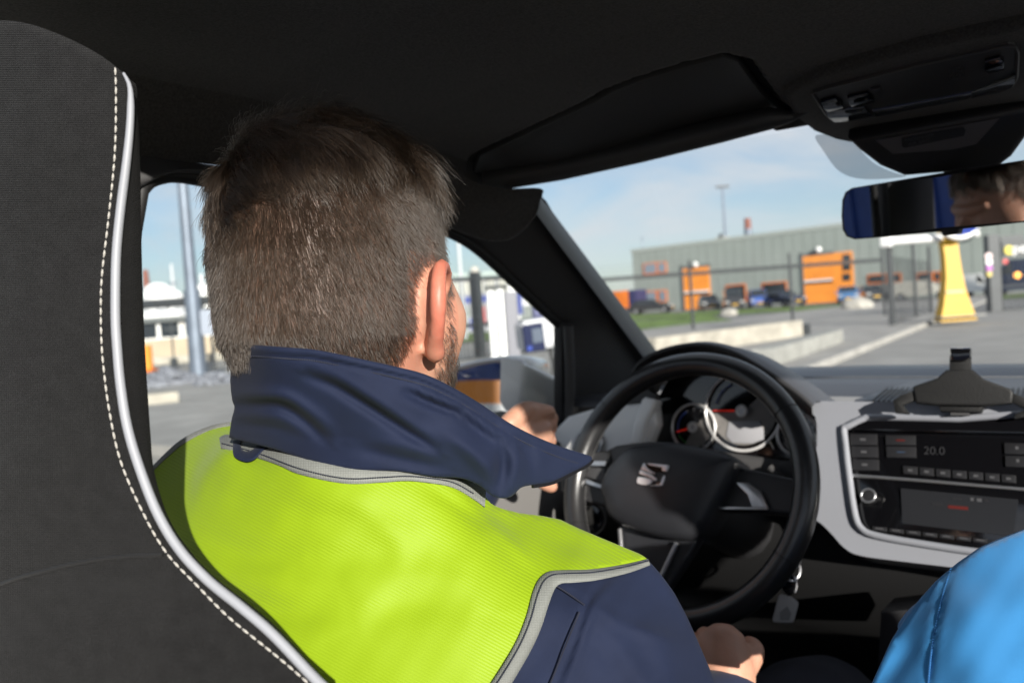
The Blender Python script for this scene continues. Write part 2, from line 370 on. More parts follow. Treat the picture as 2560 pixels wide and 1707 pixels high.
# facade line of the grey warehouse
FA = P(1590, 788, 97); FB = P(2100, 754, 81); FA.z = FB.z = 0
FU = (FB-FA).normalized(); FN = Vector((FU.y, -FU.x, 0))
if FN.dot(CAM-FA) < 0: FN = -FN
def fac(px, py, off=0.0): return on(px, py, FA+FN*off, FN)
def frect(name, x0, x1, y0, y1, off, m, parent, thick=0.12, ty=None):
    """upright rectangle on the facade plane from its pixel extent, level in the world"""
    a = fac(x0, (y0+y1)/2, off); b = fac(x1, (y0+y1)/2, off); xm = (x0+x1)/2
    zt = fac(xm, y0, off).z; zb = fac(xm, y1, off).z
    pts = [Vector((a.x, a.y, zb)), Vector((b.x, b.y, zb)), Vector((b.x, b.y, zt)), Vector((a.x, a.y, zt))]
    return slab(name, pts, -FN*thick, m, parent, bevel=0.0)
def zpark(off_pt):   # the parking ground climbs a little to the left
    s = (off_pt-FA).dot(FU); return 0.55 - 0.5*min(max((s+12)/40, 0), 1.15)

def strip(name, off0, off1, z0, z1, s0, s1, m, n=24, kind='structure', label=None, cat=None):
    rows = []
    for o_, zf in ((off0, z0), (off1, z1)):
        rows.append([FA+FU*s+FN*o_+Vector((0, 0, zf(s) if callable(zf) else zf)) for s in np.linspace(s0, s1, n)])
    o = gridmesh(name, rows, m); tag(o, label, cat, kind=kind); return o
zp = lambda s: 0.55-0.5*min(max((s+12)/40, 0), 1.15)
strip('parking_ground', -1.0, 17.0, zp, zp, -60, 160, M_asph)
strip('road', 29.0, 46.0, 0.02, 0.02, -80, 160, M_asph)
# verge: grass bank between road and parking
rows = []
for o_, f in ((16.9, 1.0), (18.5, 1.05), (22, 0.75), (26, 0.25), (29, 0.0)):
    rows.append([FA+FU*s+FN*(o_+random.uniform(-.15, .15))+Vector((0, 0, 0.03+f*zp(s)+random.uniform(0, .05))) for s in np.linspace(-60, 160, 260)])
tag(gridmesh('grass', rows, M_grass), kind='stuff', label='strip of green grass on the bank before the parking bays', cat='grass')

# pavement with a kerb running to the yellow pillar
k0, k1 = G(2065, 908), G(2492, 742)
kd = (k1-k0).normalized(); kn = Vector((-kd.y, kd.x, 0)); k0 = k0-kd*9
pv = [k0, k1, k1+kn*9+kd*2, k0+kn*14]
slab('pavement', [Vector((p.x, p.y, 0.10)) for p in pv], (0, 0, -0.2), M_paver); bpy.data.objects['pavement']['kind'] = 'structure'
kb = thing('kerb', k0, None, None); kb['kind'] = 'structure'
nk = 22
for i in range(nk):
    a = k0+(k1-k0)*(i/nk); b = k0+(k1-k0)*((i+1)/nk)-kd*0.02; a = a-kn*0.01; b = b-kn*0.01
    slab('kerb_stone', [Vector((p.x, p.y, 0.115)) for p in (a, b, b-kn*0.16, a-kn*0.16)], (0, 0, -0.25), M_kerb, kb, bevel=0.012)
lane = slab('driveway', [Vector((p.x, p.y, 0.004)) for p in (k0-kn*0.2-kd*12, k1-kn*0.2+kd*6, k1-kn*12+kd*6, k0-kn*14-kd*12)], (0, 0, -0.004), mat('drive_pavers', (0.255, 0.25, 0.24), 0.85, var=0.2, vscale=1.0, bump=0.4, bscale=25)); lane['kind'] = 'structure'

# ---------------------------------------------------------------- grey warehouse
wh = thing('warehouse', FA, 'long grey clad warehouse with orange roller doors behind the parked cars', 'building')
HT = fac(1590, 625).z; s_end = 150.0
def seg(s0, s1, z0, z1, off, m, name, th=0.3):
    a = FA+FU*s0+FN*off; b = FA+FU*s1+FN*off
    return slab(name, [Vector((a.x, a.y, z0)), Vector((b.x, b.y, z0)), Vector((b.x, b.y, z1)), Vector((a.x, a.y, z1))], -FN*th, m, wh)
seg(0, s_end, -0.1, HT, 0, M_clad, 'wall', 40)
for i in range(60):                                   # cladding sheets
    w_ = 1.1; s0 = i*w_+0.04
    seg(s0, s0+w_-0.05, 0.7, HT-0.32, 0.05, M_clad, 'cladding_panel', 0.06)
seg(-0.1, s_end, HT-0.3, HT+0.12, 0.12, mat('parapet_grey', (0.30, 0.33, 0.315), 0.5), 'parapet', 0.4)
for (x0, x1, y0, y1, st) in ((1709, 1774, 668, 772, 733), (2009, 2082, 637, 757, 705)):
    d_ = frect('roller_door', x0, x1, y0, y1, 0.2, M_orange, wh, 0.15)
    frect('door_surround', x0-4, x0, y0-6, y1, 0.26, M_clad2, wh, 0.2)
    frect('door_lintel', x0-4, x1+2, y0-6, y0, 0.262, M_clad2, wh, 0.2)
    frect('white_stripe', x0+1, x1-1, st-6, st-2, 0.232, M_white, d_, 0.03); frect('black_stripe', x0+1, x1-1, st-2, st+4, 0.232, M_black, d_, 0.03)
    for q in range(1, 5):
        yy = y0+(y1-y0)*q/5; frect('door_section', x0+1, x1-1, yy-0.6, yy, 0.225, M_dorange, d_, 0.02)
ow = frect('orange_bay', 2082, 2133, 630, 757, 0.22, M_orange, wh, 0.2)
for y0, y1 in ((636, 652), (657, 676), (684, 702)): frect('window', 2106, 2126, y0, y1, 0.26, M_win, ow, 0.06)
for (x0, x1, y0, y1) in ((1611, 1640, 660, 683), (1645, 1663, 658, 680), (1614, 1640, 730, 757), (1648, 1664, 728, 752), (1818, 1862, 714, 752), (1908, 1965, 708, 752), (2172, 2215, 688, 706), (2222, 2250, 686, 704), (2296, 2330, 684, 702), (2336, 2350, 682, 700)):
    f_ = frect('window', x0-3, x1+3, y0-3, y1+3, 0.16, M_dorange, wh, 0.1); frect('pane', x0, x1, y0, y1, 0.20, M_win if x0 > 1700 else mat('sky_window', (0.18, 0.22, 0.27), 0.15), f_, 0.06)
frect('loading_dock', 2185, 2285, 708, 737, 0.5, M_clad2, wh, 0.6)
for x, y in ((1738, 656), (2046, 618), (2440, 578)):
    c_ = fac(x, y, 0.6); la = tube('wall_lamp', [c_-FN*0.6, c_, c_+Vector((0, 0, -0.1))], 0.06, M_dgrey, wh, 6)
    bm = bmesh.new(); bmesh.ops.create_uvsphere(bm, u_segments=14, v_segments=10, radius=0.3, matrix=Matrix.Translation(c_+Vector((0, 0, -0.25)))); from_bm('globe', bm, M_white, la)
rv = thing('roof_vent', fac(1962, 580, -4), 'bright white ventilation hood on the warehouse roof', 'vent')
a, b = fac(1940, 574, -4), fac(1986, 570, -4)
slab('hood', [Vector((p.x, p.y, HT+z_)) for p, z_ in ((a, -.2), (b, -.2), (b, 0.45), (a, 0.45))], -FN*1.5, M_white, rv, bevel=0.15)
slab('curb', [Vector((p.x, p.y, HT+z_)) for p, z_ in ((a, -.8), (b, -.8), (b, -.2), (a, -.2))], -FN*1.4, M_clad2, rv)
ru = thing('roof_unit', fac(1806, 596, -3), 'small grey air handling unit at the warehouse roof edge', 'roof unit')
a, b = fac(1790, 596, -3), fac(1815, 592, -3)
slab('cabinet', [Vector((p.x, p.y, HT+z_)) for p, z_ in ((a, -.5), (b, -.5), (b, 0.5), (a, 0.6))], -FN*1.2, M_conc, ru, bevel=0.05)
tube('exhaust', [(a+b)/2+Vector((0, 0, HT-(a.z+b.z)/2+0.4)), (a+b)/2+Vector((0, 0, HT-(a.z+b.z)/2+0.9))], 0.2, M_dgrey, ru)
# floodlight mast behind the warehouse
fm = thing('floodlight_mast', Vector((*P(1812, 590, 125).xy, 0)), 'slim floodlight mast rising behind the warehouse roof', 'mast')
t0 = P(1806, 466, 125); b0 = Vector((t0.x, t0.y, 0))
tube('pole', [b0, b0.lerp(t0, .5), t0], [0.3, 0.24, 0.16], M_mast, fm, 10)
box('crossbar', (-0.9, -0.15, -0.1), (0.9, 0.15, 0.1), M_dgrey, fm, mtx=Matrix.Translation(t0) @ Matrix.Rotation(PSI, 4, 'Z'))
for k in (-0.75, 0, 0.75): box('floodlight', (k-0.25, -0.3, -0.25), (k+0.25, 0.3, 0.12), M_dgrey, fm, bevel=0.05, mtx=Matrix.Translation(t0) @ Matrix.Rotation(PSI, 4, 'Z'))
ch = thing('chimney', Vector((*P(1872, 590, 130).xy, 0)), 'reddish brown chimney stack with grey base above the roofline', 'chimney')
t0 = P(1868, 546, 130); b0 = Vector((t0.x, t0.y, 0)); md_ = P(1874, 572, 130).z
tube('shaft', [b0, Vector((t0.x, t0.y, md_))], [0.75, 0.6], M_mast, ch, 14); tube('crown_band', [Vector((t0.x, t0.y, md_)), t0], [0.56, 0.5], M_brick, ch, 14)
am = thing('antenna_mast', Vector((*P(1605, 620, 120).xy, 0)), 'thin aerial rod at the left end of the warehouse roof', 'aerial')
t0 = P(1605, 592, 120); tube('rod', [Vector((t0.x, t0.y, 0)), t0], [0.12, 0.06], M_mast, am, 6); box('bracket', (-.3, -.05, -.3), (.3, .05, -.22), M_mast, am, mtx=Matrix.Translation(t0))

# ---------------------------------------------------------------- parked vehicles
def vehicle(name, x0, x1, ybot, off, m, label, cat='car', hgt=1.45, ln=None, heading=None, front=1, cab='hatch'):
    a = fac(x0, ybot, off); b = fac(x1, ybot, off); c = (a+b)/2; c.z = zpark(c)
    vis = (b-a).length
    ang = math.atan2(FU.y, FU.x)+(heading if heading is not None else 0)
    ln = ln or vis
    root = thing(name, c, label, cat, 'vehicles parked before the warehouse')
    Mx = Matrix.Translation(c) @ Matrix.Rotation(ang, 4, 'Z') @ Matrix.Diagonal((front, 1, 1, 1)); wd_ = 0.86; L2 = ln/2
    if cab == 'van': prof = [(-L2, .35), (-L2, hgt*.97), (-L2+.1, hgt), (L2-1.5, hgt), (L2-.75, hgt*.62), (L2-.1, hgt*.5), (L2, .35)]
    else: prof = [(-L2, .35), (-L2, .82), (-L2+.25, .98), (-L2+.75, hgt*.97), (-L2+1.1, hgt), (0.15, hgt), (L2-1.35, .98), (L2-.3, .86), (L2, .65), (L2, .35)]
    prof = [(x, .2+ (z-.2)) for x, z in prof]
    bm = bmesh.new(); rings = []
    for y, k in ((-wd_, .93), (-wd_*.9, 1), (wd_*.9, 1), (wd_, .93)):
        rings.append([bm.verts.new(Mx @ Vector((x*(.97 if k < 1 else 1), y*(1 if z < 1.0 else .84), .2+(z-.2)*(k if z > .9 else 1)))) for x, z in prof])
    n = len(prof)
    for i in range(3):
        for j in range(n): bm.faces.new((rings[i][j], rings[i][(j+1) % n], rings[i+1][(j+1) % n], rings[i+1][j]))
    bm.faces.new(rings[0]); bm.faces.new(rings[3][::-1]); from_bm('body', bm, m, root, sharp=35)
    for sy in (-1, 1):                                     # side glass
        if cab == 'van': gp = [(L2-1.75, hgt*.6), (L2-.95, hgt*.6), (L2-1.55, hgt*.92), (L2-1.75, hgt*.92)]
        else: gp = [(-L2+.55, 1.0), (L2-1.5, 1.0), (0.05, hgt-.1), (-L2+1.05, hgt-.1)]
        slab('side_window', [Mx @ Vector((x, sy*(wd_*.93 if z < 1.05 else wd_*.83), z)) for x, z in gp], (Mx.to_3x3() @ Vector((0, sy*.03, 0))), M_win, root)
    if cab == 'van': ws = [(L2-1.46, hgt*.96), (L2-.78, hgt*.64)]
    else: ws = [(0.22, hgt-.06), (L2-1.42, 1.02)]
    wp = [Mx @ Vector((ws[0][0], -.6, ws[0][1])), Mx @ Vector((ws[0][0], .6, ws[0][1])), Mx @ Vector((ws[1][0], .68, ws[1][1])), Mx @ Vector((ws[1][0], -.68, ws[1][1]))]
    slab('windscreen', wp, (Mx.to_3x3() @ Vector((.03, 0, .04))), M_win, root)
    for sx in (-1, 1):
        for sy in (-1, 1):
            wc = Mx @ Vector((sx*(L2-.75), sy*.80, .32)); ax = Mx.to_3x3() @ Vector((0, sy, 0))
            w_ = disc('wheel', wc+ax*.09, ax, .32, M_tyre, root, .2, 16); disc('rim', wc+ax*.1, ax, .2, M_rim, w_, .02, 12)
    for sy in (-1, 1):
        box('headlight', (L2-.28, sy*.66-.2, .62), (L2+.015, sy*.66+.16, .80), M_lampg, root, .03, mtx=Mx)
        box('tail_light', (-L2-.015, sy*.7-.13, .75), (-L2+.05, sy*.7+.13, .95), M_red, root, .02, mtx=Mx)
    box('number_plate', (L2, -.26, .42), (L2+.02, .26, .54), M_yellow, root, mtx=Mx); box('bumper', (L2-.1, -.8, .25), (L2+.05, .8, .42), M_black, root, .03, mtx=Mx)
    for sy in (-1, 1): box('door_mirror', (L2-1.45, sy*.98-.1, .95), (L2-1.3, sy*.98+.1, 1.08), m, root, .03, mtx=Mx)
    return root
def paint(n, c): return mat(n, c, 0.25, coat=0.8)
PB = paint('black_car_paint', (0.012, 0.012, 0.014)); PN = paint('navy_car_paint', (0.012, 0.02, 0.05)); PBL = paint('blue_car_paint', (0.03, 0.09, 0.36)); PST = paint('steel_blue_car_paint', (0.05, 0.15, 0.33)); PG = paint('charcoal_car_paint', (0.03, 0.032, 0.035))
vehicle('parked_car', 1578, 1684, 780, 12, PB, 'black saloon parked alone near the windscreen pillar, left of the first orange door', ln=4.4, heading=rad(18))
vehicle('parked_car', 1738, 1810, 776, 10, PG, 'charcoal estate parked just beside the smaller orange door', ln=4.3, heading=rad(-55), hgt=1.55)
vehicle('parked_van', 1800, 1868, 772, 12, PB, 'tall black van parked between the charcoal estate and the blue van', 'van', ln=4.6, heading=rad(-60), hgt=2.0, cab='van')
vehicle('parked_van', 1866, 1925, 768, 9, PBL, 'bright blue van parked mid row by a low orange window', 'van', ln=4.2, heading=rad(-60), hgt=1.75, cab='van')
vehicle('parked_car', 1920, 2008, 764, 11, PN, 'dark navy car with shining headlight beside the larger orange door', ln=4.3, heading=rad(-35), hgt=1.5)
vehicle('parked_car', 2082, 2160, 757, 11, PST, 'steel blue hatchback in front of the larger orange door', ln=4.0, heading=rad(-70), hgt=1.5)
vehicle('parked_car', 2150, 2208, 754, 8, PG, 'low charcoal car parked right behind the steel blue hatchback', ln=4.2, heading=rad(-60))
vehicle('parked_van', 2262, 2345, 747, 9, paint('pale_van', (0.35, 0.34, 0.30)), 'pale grey service van seen through the fence left of the yellow pillar', 'van', ln=4.5, hgt=1.6, cab='van', heading=rad(10))
vehicle('parked_van', 2425, 2470, 742, 9, paint('white_van', (0.7, 0.7, 0.68)), 'white van parked between the yellow pillar and the dark gate column', 'van', ln=4.5, hgt=1.8, cab='van', heading=rad(-30))
vehicle('delivery_truck', 2538, 2660, 735, 14, PN, 'dark blue truck with glowing orange lamp behind the gate bars', 'truck', ln=6.5, hgt=2.6, cab='van', heading=rad(180))
c_ = fac(2544, 688, 16.5)
am_ = thing('beacon_lamp', c_, 'lit orange lamp on the blue truck behind the gate', 'lamp')
bm = bmesh.new(); bmesh.ops.create_uvsphere(bm, u_segments=16, v_segments=10, radius=0.22, matrix=Matrix.Translation(c_)); from_bm('lens', bm, mat('amber_lit', (0.8, 0.3, 0.05), 0.3, emit=(1, 0.42, 0.08, 1.6)), am_)
tube('bracket', [c_-FN*0.1, c_-FN*1.2], 0.08, M_dgrey, am_, 8)
# orange/blue trailer at the far left of the warehouse
tl = thing('cargo_trailer', G(1560, 800), 'orange and blue curtain trailer beyond the black saloon', 'trailer')
a, b = fac(1530, 760, 6), fac(1592, 760, 6)
slab('orange_side', [Vector((p.x, p.y, z_)) for p, z_ in ((a, 1.0), (b-FU*1.1, 1.0), (b-FU*1.1, 3.0), (a, 3.0))], -FN*2.3, M_dorange, tl, bevel=0.05)
slab('blue_end', [Vector((p.x, p.y, z_)) for p, z_ in ((b-FU*1.05, 1.0), (b, 1.0), (b, 3.0), (b-FU*1.05, 3.0))], -FN*2.3, mat('violet_blue', (0.03, 0.03, 0.09), 0.5), tl, bevel=0.05)
slab('chassis', [Vector((p.x, p.y, z_)) for p, z_ in ((a, 0.5), (b, 0.5), (b, 0.95), (a, 0.95))], -FN*2.0, M_dgrey, tl)

# ---------------------------------------------------------------- fences
def fence(name, bases, h, label, rail_z, group=None, ext0=0, ext1=0, dz=0.0):
    root = thing(name, bases[0], label, 'fence', group)
    for b in bases:
        tube('post', [b, b+Vector((0, 0, h))], 0.055, M_dgrey, root, 8)
    a = bases[0]+(bases[0]-bases[1]).normalized()*ext0; e = bases[-1]+(bases[-1]-bases[-2]).normalized()*ext1
    line = [a]+bases[1:-1]+[e] if ext0 else list(bases); line = [a]+list(bases)+[e]
    for z in rail_z: tube('rail', [p+Vector((0, 0, z)) for p in line], 0.035 if z > 1 else 0.02, M_dgrey, root, 6)
    for z in (h-0.02, h-0.17, h-0.32): tube('barbed_wire', [p+Vector((0, 0, z)) for p in line], 0.006, M_dgrey, root, 4)
    bm = bmesh.new()
    for i in range(len(line)-1):
        n = int((line[i+1]-line[i]).length/0.12)
        for k in range(n):
            p = line[i].lerp(line[i+1], (k+.5)/n); tube(None, [p+Vector((0, 0, 0.08)), p+Vector((0, 0, max(rail_z)))], 0.004, None, segs=3, bm=bm, caps=False)
    o = from_bm('wire_mesh', bm, M_dgrey, root); o['kind'] = 'stuff'
    return root
p1, p2 = G(1734, 830), G(1983, 812)
d12 = p2-p1
fence('security_fence', [p1-d12, p1, p2, p2+d12*0.93], 2.75, 'long dark wire fence with posts and barbed wire before the warehouse road', (2.28, 2.20), ext0=4)
q1, q2, q3 = G(2236, 820), G(2292, 800), G(2330, 789)
fence('corner_fence', [q1, q2, q3], 2.6, 'short dark fence section with three close posts left of the yellow pillar', (2.05, 1.98))
for b, dx in ((q2, -1), (q2, 1)):
    pass
bo = thing('fence_brace', q2, 'pair of angled dark arms on top of the middle corner post', 'brace')
for s_ in (-1, 1): tube('arm', [q2+Vector((0, 0, 2.58)), q2+RT*(s_*0.45)+Vector((0, 0, 3.0))], 0.035, M_dgrey, bo, 6)

# ---------------------------------------------------------------- concrete blocks
def block(name, a, b, h, th, m, label, away=True, bevel=0.02, cat='concrete block', group=None):
    d = (b-a).normalized(); n = Vector((-d.y, d.x, 0)); n = n if n.dot(a-CAM) > 0 else -n
    o = slab(name, [Vector((p.x, p.y, h)) for p in (a, b, b+n*th, a+n*th)], (0, 0, -h), m, None, bevel=bevel); tag(o, label, cat, group); return o
block('sand_concrete_wall', G(1640, 896, .1), G(2008, 839, .1), 0.50, 0.5, M_sandc, 'long low sand coloured concrete wall behind the steering wheel', cat='wall')
block('end_block', G(2013, 838, .1), G(2027, 835, .1), 0.38, 0.3, M_dgrey, 'small dark block at the end of the sand coloured wall')
block('concrete_barrier', G(1940, 914, .1), G(2109, 854, .1), 0.36, 0.35, mat('barrier_grey', (0.30, 0.30, 0.28), 0.85, var=0.25, vscale=3), 'grey concrete barrier lying across the paving above the dashboard', cat='barrier')
for (x, y, s_, lb) in ((1822, 790, 0.5, 'pale boulder on the road verge below the charcoal estate'), (2143, 775, 0.7, 'pale heap of stones on the road left of the corner fence')):
    c_ = G(x, y); bm = bmesh.new(); bmesh.ops.create_icosphere(bm, subdivisions=3, radius=1, matrix=Matrix.Translation(c_+Vector((0, 0, s_*.35))) @ Matrix.Diagonal((s_*1.3, s_, s_*.7, 1)))
    for v in bm.verts: v.co += Vector((random.uniform(-.06, .06), random.uniform(-.06, .06), random.uniform(-.06, .06)))*s_*1.5
    tag(from_bm('boulder', bm, M_conc), lb, 'boulder')

# ---------------------------------------------------------------- yellow pillar, sign, gantry beam
yc = G(2392, 802, .1); yd = (yc-CAM).dot(FWD)
yp = thing('yellow_pillar', yc, 'tall yellow pillar flaring at the foot, below the mirror', 'pillar')
le = [(2347, 802), (2349, 790), (2356, 757), (2362, 694), (2360, 646), (2351, 585), (2346, 540), (2342, 490)]
re_ = [(2438, 802), (2433, 790), (2421, 759), (2409, 721), (2400, 675), (2393, 629), (2390, 585), (2388, 540), (2386, 490)]
def lr(pts, y): p = np.array(sorted((b, a) for a, b in pts)); return np.interp(y, p[:, 0], p[:, 1])
rings = []
for y in np.linspace(802, 492, 24):
    a = P(lr(le, y), y, yd); b = P(lr(re_, y), y, yd); zc = (a.z+b.z)/2; a.z = b.z = max(zc, 0.0)
    th = 0.16+0.12*((y-492)/310)**2; bk = Vector((FWD.x, FWD.y, 0)).normalized()
    rings.append([a-bk*th*.4, b-bk*th*.4, b+bk*th, a+bk*th])
gridmesh('shaft', rings, M_yellow, yp, closed_u=True, sharp=40)
a, b = P(2366, 733, yd-0.15), P(2410, 731, yd-0.15); slab('reflector_band', [a, b, b+Vector((0, 0, .06)), a+Vector((0, 0, .06))], FWD*0.05, mat('pale_band', (0.6, 0.5, 0.3), 0.4), yp)
box('foot_plate', (-.62, -.35, 0), (.62, .35, .03), M_kerb, yp, mtx=Matrix.Translation(yc+Vector((0, 0, 0.12))) @ Matrix.Rotation(PSI, 4, 'Z'))
rs = thing('round_sign', P(2396, 543, yd-0.4), 'round blue traffic sign with white rim beside the yellow pillar', 'sign')
sc_ = P(2396, 543, yd-0.4); sn = (CAM-sc_).normalized()
dk = disc('plate', sc_, sn, 0.56, M_blue, rs, 0.03, 40); tube('rim', ring_pts(sc_+sn*.01, RT, UP, 0.57, 48), 0.075, mat('chrome_white', (0.75, 0.75, 0.75), 0.25, metal=0.3), rs, 8, closed=True)
slab('arrow', [sc_+sn*.02+RT*x+UP*y for x, y in ((-.28, .32), (.1, -.06), (.22, .06), (.28, -.3), (-.08, -.24), (.02, -.13), (-.36, .24))], sn*.01, M_white, rs)
tube('bracket', [sc_-sn*.03, sc_-sn*.4], 0.05, M_dgrey, rs, 8)
gb = thing('gantry_beam', G(2216, 830), 'white horizontal beam reaching left from the yellow pillar', 'beam')
a, b = P(2216, 606, yd), P(2352, 592, yd); a.z = b.z = (a.z+b.z)/2
tube('beam_tube', [a, b], 0.11, M_white, gb, 14); box('end_cap', (-.14, -.14, -.16), (.14, .14, .16), M_white, gb, .03, mtx=Matrix.Translation(a)); tube('support_post', [Vector((a.x, a.y, 0)), a], 0.05, M_dgrey, gb, 8)

# ---------------------------------------------------------------- entrance gate on the right
cb = G(2487, 779); cd = (cb-CAM).dot(FWD)
gc = thing('gate_column', cb, 'dark square gate column carrying small round signs', 'column')
Mg = Matrix.Translation(cb) @ Matrix.Rotation(PSI+rad(-8), 4, 'Z')
box('column_box', (-.2, -.2, 0), (.2, .2, P(2478, 588, cd).z), M_dgrey, gc, .02, mtx=Mg)
for x, y, r, m_, nm in ((2472, 641, .13, M_pink, 'pink_disc'), (2473, 655, .12, M_white, 'white_disc'), (2474, 670, .12, M_purple, 'purple_plate'), (2474, 685, .10, mat('mustard_sign', (0.5, 0.4, 0.1), 0.5), 'yellow_disc')):
    disc(nm, P(x, y, cd-0.26), -FWD, r, m_, gc, .02, 20)
gt = thing('entrance_gate', P(2500, 779, cd), 'dark barred gate under a lettered header board at the right edge', 'gate')
gr = RT-UP*0.0; gr = Vector((math.cos(PSI-rad(8)), math.sin(PSI-rad(8)), 0))
g0 = Vector((*P(2503, 775, cd).xy, 0))
zt = P(2500, 592, cd).z; zs0, zs1 = P(2500, 645, cd).z, P(2500, 606, cd).z
tube('gate_post', [g0, g0+Vector((0, 0, zt))], 0.09, M_black, gt, 10)
slab('header_board', [g0+gr*x+Vector((0, 0, z)) for x, z in ((.15, zs0), (3.2, zs0), (3.2, zs1), (.15, zs1))], FWD*.06, M_dgrey, gt)
slab('top_beam', [g0+gr*x+Vector((0, 0, z)) for x, z in ((-.4, zt-.22), (3.2, zt-.22), (3.2, zt), (-.4, zt))], FWD*.15, M_dgrey, gt)
disc('yellow_emblem', g0+gr*.36+Vector((0, 0, zs0*.5+zs1*.5-.03))-FWD*.03, -FWD, .17, mat('olive_yellow', (0.6, 0.5, 0.05), 0.5), gt, .02, 24)
text('lettering', 'pecco', 0.5, g0+gr*.46+Vector((0, 0, zs0+.14))-FWD*.03, gr, (0, 0, 1), M_white, gt, .01)
disc('red_notice', g0+gr*.2+Vector((0, 0, zs0-.14))-FWD*.05, -FWD, .1, M_red, gt, .02, 6)
for i in range(22): tube('bar', [g0+gr*(.28+i*.14)+Vector((0, 0, .08)), g0+gr*(.28+i*.14)+Vector((0, 0, zs0))], 0.014, M_dgrey, gt, 6)
for z in (.08, .9): tube('gate_rail', [g0+gr*.1+Vector((0, 0, z)), g0+gr*3.2+Vector((0, 0, z))], 0.035, M_dgrey, gt, 8)

# ================================================================== LEFT SIDE, through the driver's window
# lamp mast
mb = G(498, 946); md = (mb-CAM).dot(FWD)
ms = thing('steel_mast', mb, 'thick blue grey steel mast standing behind the driver, seen through the side window', 'mast')
zj = P(478, 735, md).z
tube('lower_shaft', [mb, Vector((mb.x, mb.y, zj))], [0.24, 0.21], M_mast, ms, 16); tube('collar', [Vector((mb.x, mb.y, zj-.05)), Vector((mb.x, mb.y, zj+.1))], .225, M_mast, ms, 16)
tube('upper_shaft', [Vector((mb.x, mb.y, zj+.1)), Vector((mb.x, mb.y, zj+6))], [0.17, 0.12], M_mast, ms, 16)
slab('base_plate', [mb+Vector((x, y, .1)) for x, y in ((-.45, -.45), (.45, -.45), (.45, .45), (-.45, .45))], (0, 0, -.1), M_mast, ms)
cbx = P(527, 805, md-.1); box('control_box', (-.24, -.15, -.35), (.24, .15, .35), mat('pale_blue_grey', (0.32, 0.35, 0.42), 0.5), ms, .03, mtx=Matrix.Translation(cbx) @ Matrix.Rotation(PSI, 4, 'Z'))
c2 = Vector((cbx.x, cbx.y, 0)); ps = thing('cabinet_post', c2, 'thin dark post below the grey box right of the steel mast', 'post'); tube('pole', [c2, c2+Vector((0, 0, cbx.z-.36))], .045, M_dgrey, ps, 8); tube('foot', [c2, c2+Vector((0, 0, .08))], .12, M_dgrey, ps, 10)
c2 = G(437, 925); ps = thing('sign_post', c2, 'thin dark signpost left of the steel mast', 'post'); tube('pole', [c2, c2+Vector((0, 0, 1.75))], .035, M_dgrey, ps, 8); box('cross_plate', (-.25, -.03, 1.5), (.25, .03, 1.6), M_dgrey, ps, mtx=Matrix.Translation(c2) @ Matrix.Rotation(PSI, 4, 'Z')); box('lamp_box', (-.12, -.1, .1), (.12, .1, .45), M_dgrey, ps, .03, mtx=Matrix.Translation(c2) @ Matrix.Rotation(PSI, 4, 'Z'))
c2 = G(372, 929); ob = thing('orange_barrier_post', c2, 'orange traffic barrier post at the edge of the driver seat', 'barrier post')
box('panel', (-.35, -.12, 0), (.15, .12, 1.0), M_orange, ob, .03, mtx=Matrix.Translation(c2) @ Matrix.Rotation(PSI, 4, 'Z')); box('foot', (-.45, -.3, 0), (.25, .3, .1), M_dorange, ob, .03, mtx=Matrix.Translation(c2) @ Matrix.Rotation(PSI, 4, 'Z'))
block('concrete_block', G(366, 1028), G(449, 1019), 0.27, 0.5, M_sandc, 'pale concrete block on the paving beside the seat, nearest the car')
bx = block('long_kerb_block', G(350, 916), G(640, 893), 0.36, 0.45, M_sandc, 'long pale concrete edge behind the rubble heap')
# rubble heaps
def heap(name, cx, cy, w, h, label, n=34):
    c = G(cx, cy); wm = w*(c-CAM).dot(FWD)/FPX; bm = bmesh.new()
    for i in range(n):
        a = random.uniform(0, 6.28); r = random.random()**.6; q = c+Vector((math.cos(PSI), math.sin(PSI), 0))*(math.cos(a)*r*wm/2)+Vector((-math.sin(PSI), math.cos(PSI), 0))*(math.sin(a)*r*.6)
        s = random.uniform(.10, .24); bmesh.ops.create_icosphere(bm, subdivisions=1, radius=s, matrix=Matrix.Translation(q+Vector((0, 0, h*(1-r)*.8+s*.3))) @ Matrix.Rotation(random.random()*3, 4, 'X') @ Matrix.Diagonal((1, .8, .65, 1)))
    for v in bm.verts: v.co += Vector((random.uniform(-.03, .03), random.uniform(-.03, .03), random.uniform(-.02, .02)))
    o = from_bm(name, bm, M_rub, None, smooth=False); return tag(o, label, 'rubble', kind='stuff')
heap('rubble', 420, 962, 150, .40, 'grey rubble heap at the foot of the steel mast, left part', 60)
heap('rubble', 545, 968, 130, .30, 'flatter grey rubble right of the steel mast', 45)
tag(block('dark_kerb', G(350, 975), G(640, 952), .16, .5, M_rub, 'dark grey kerb edge under the rubble'), cat='kerb')
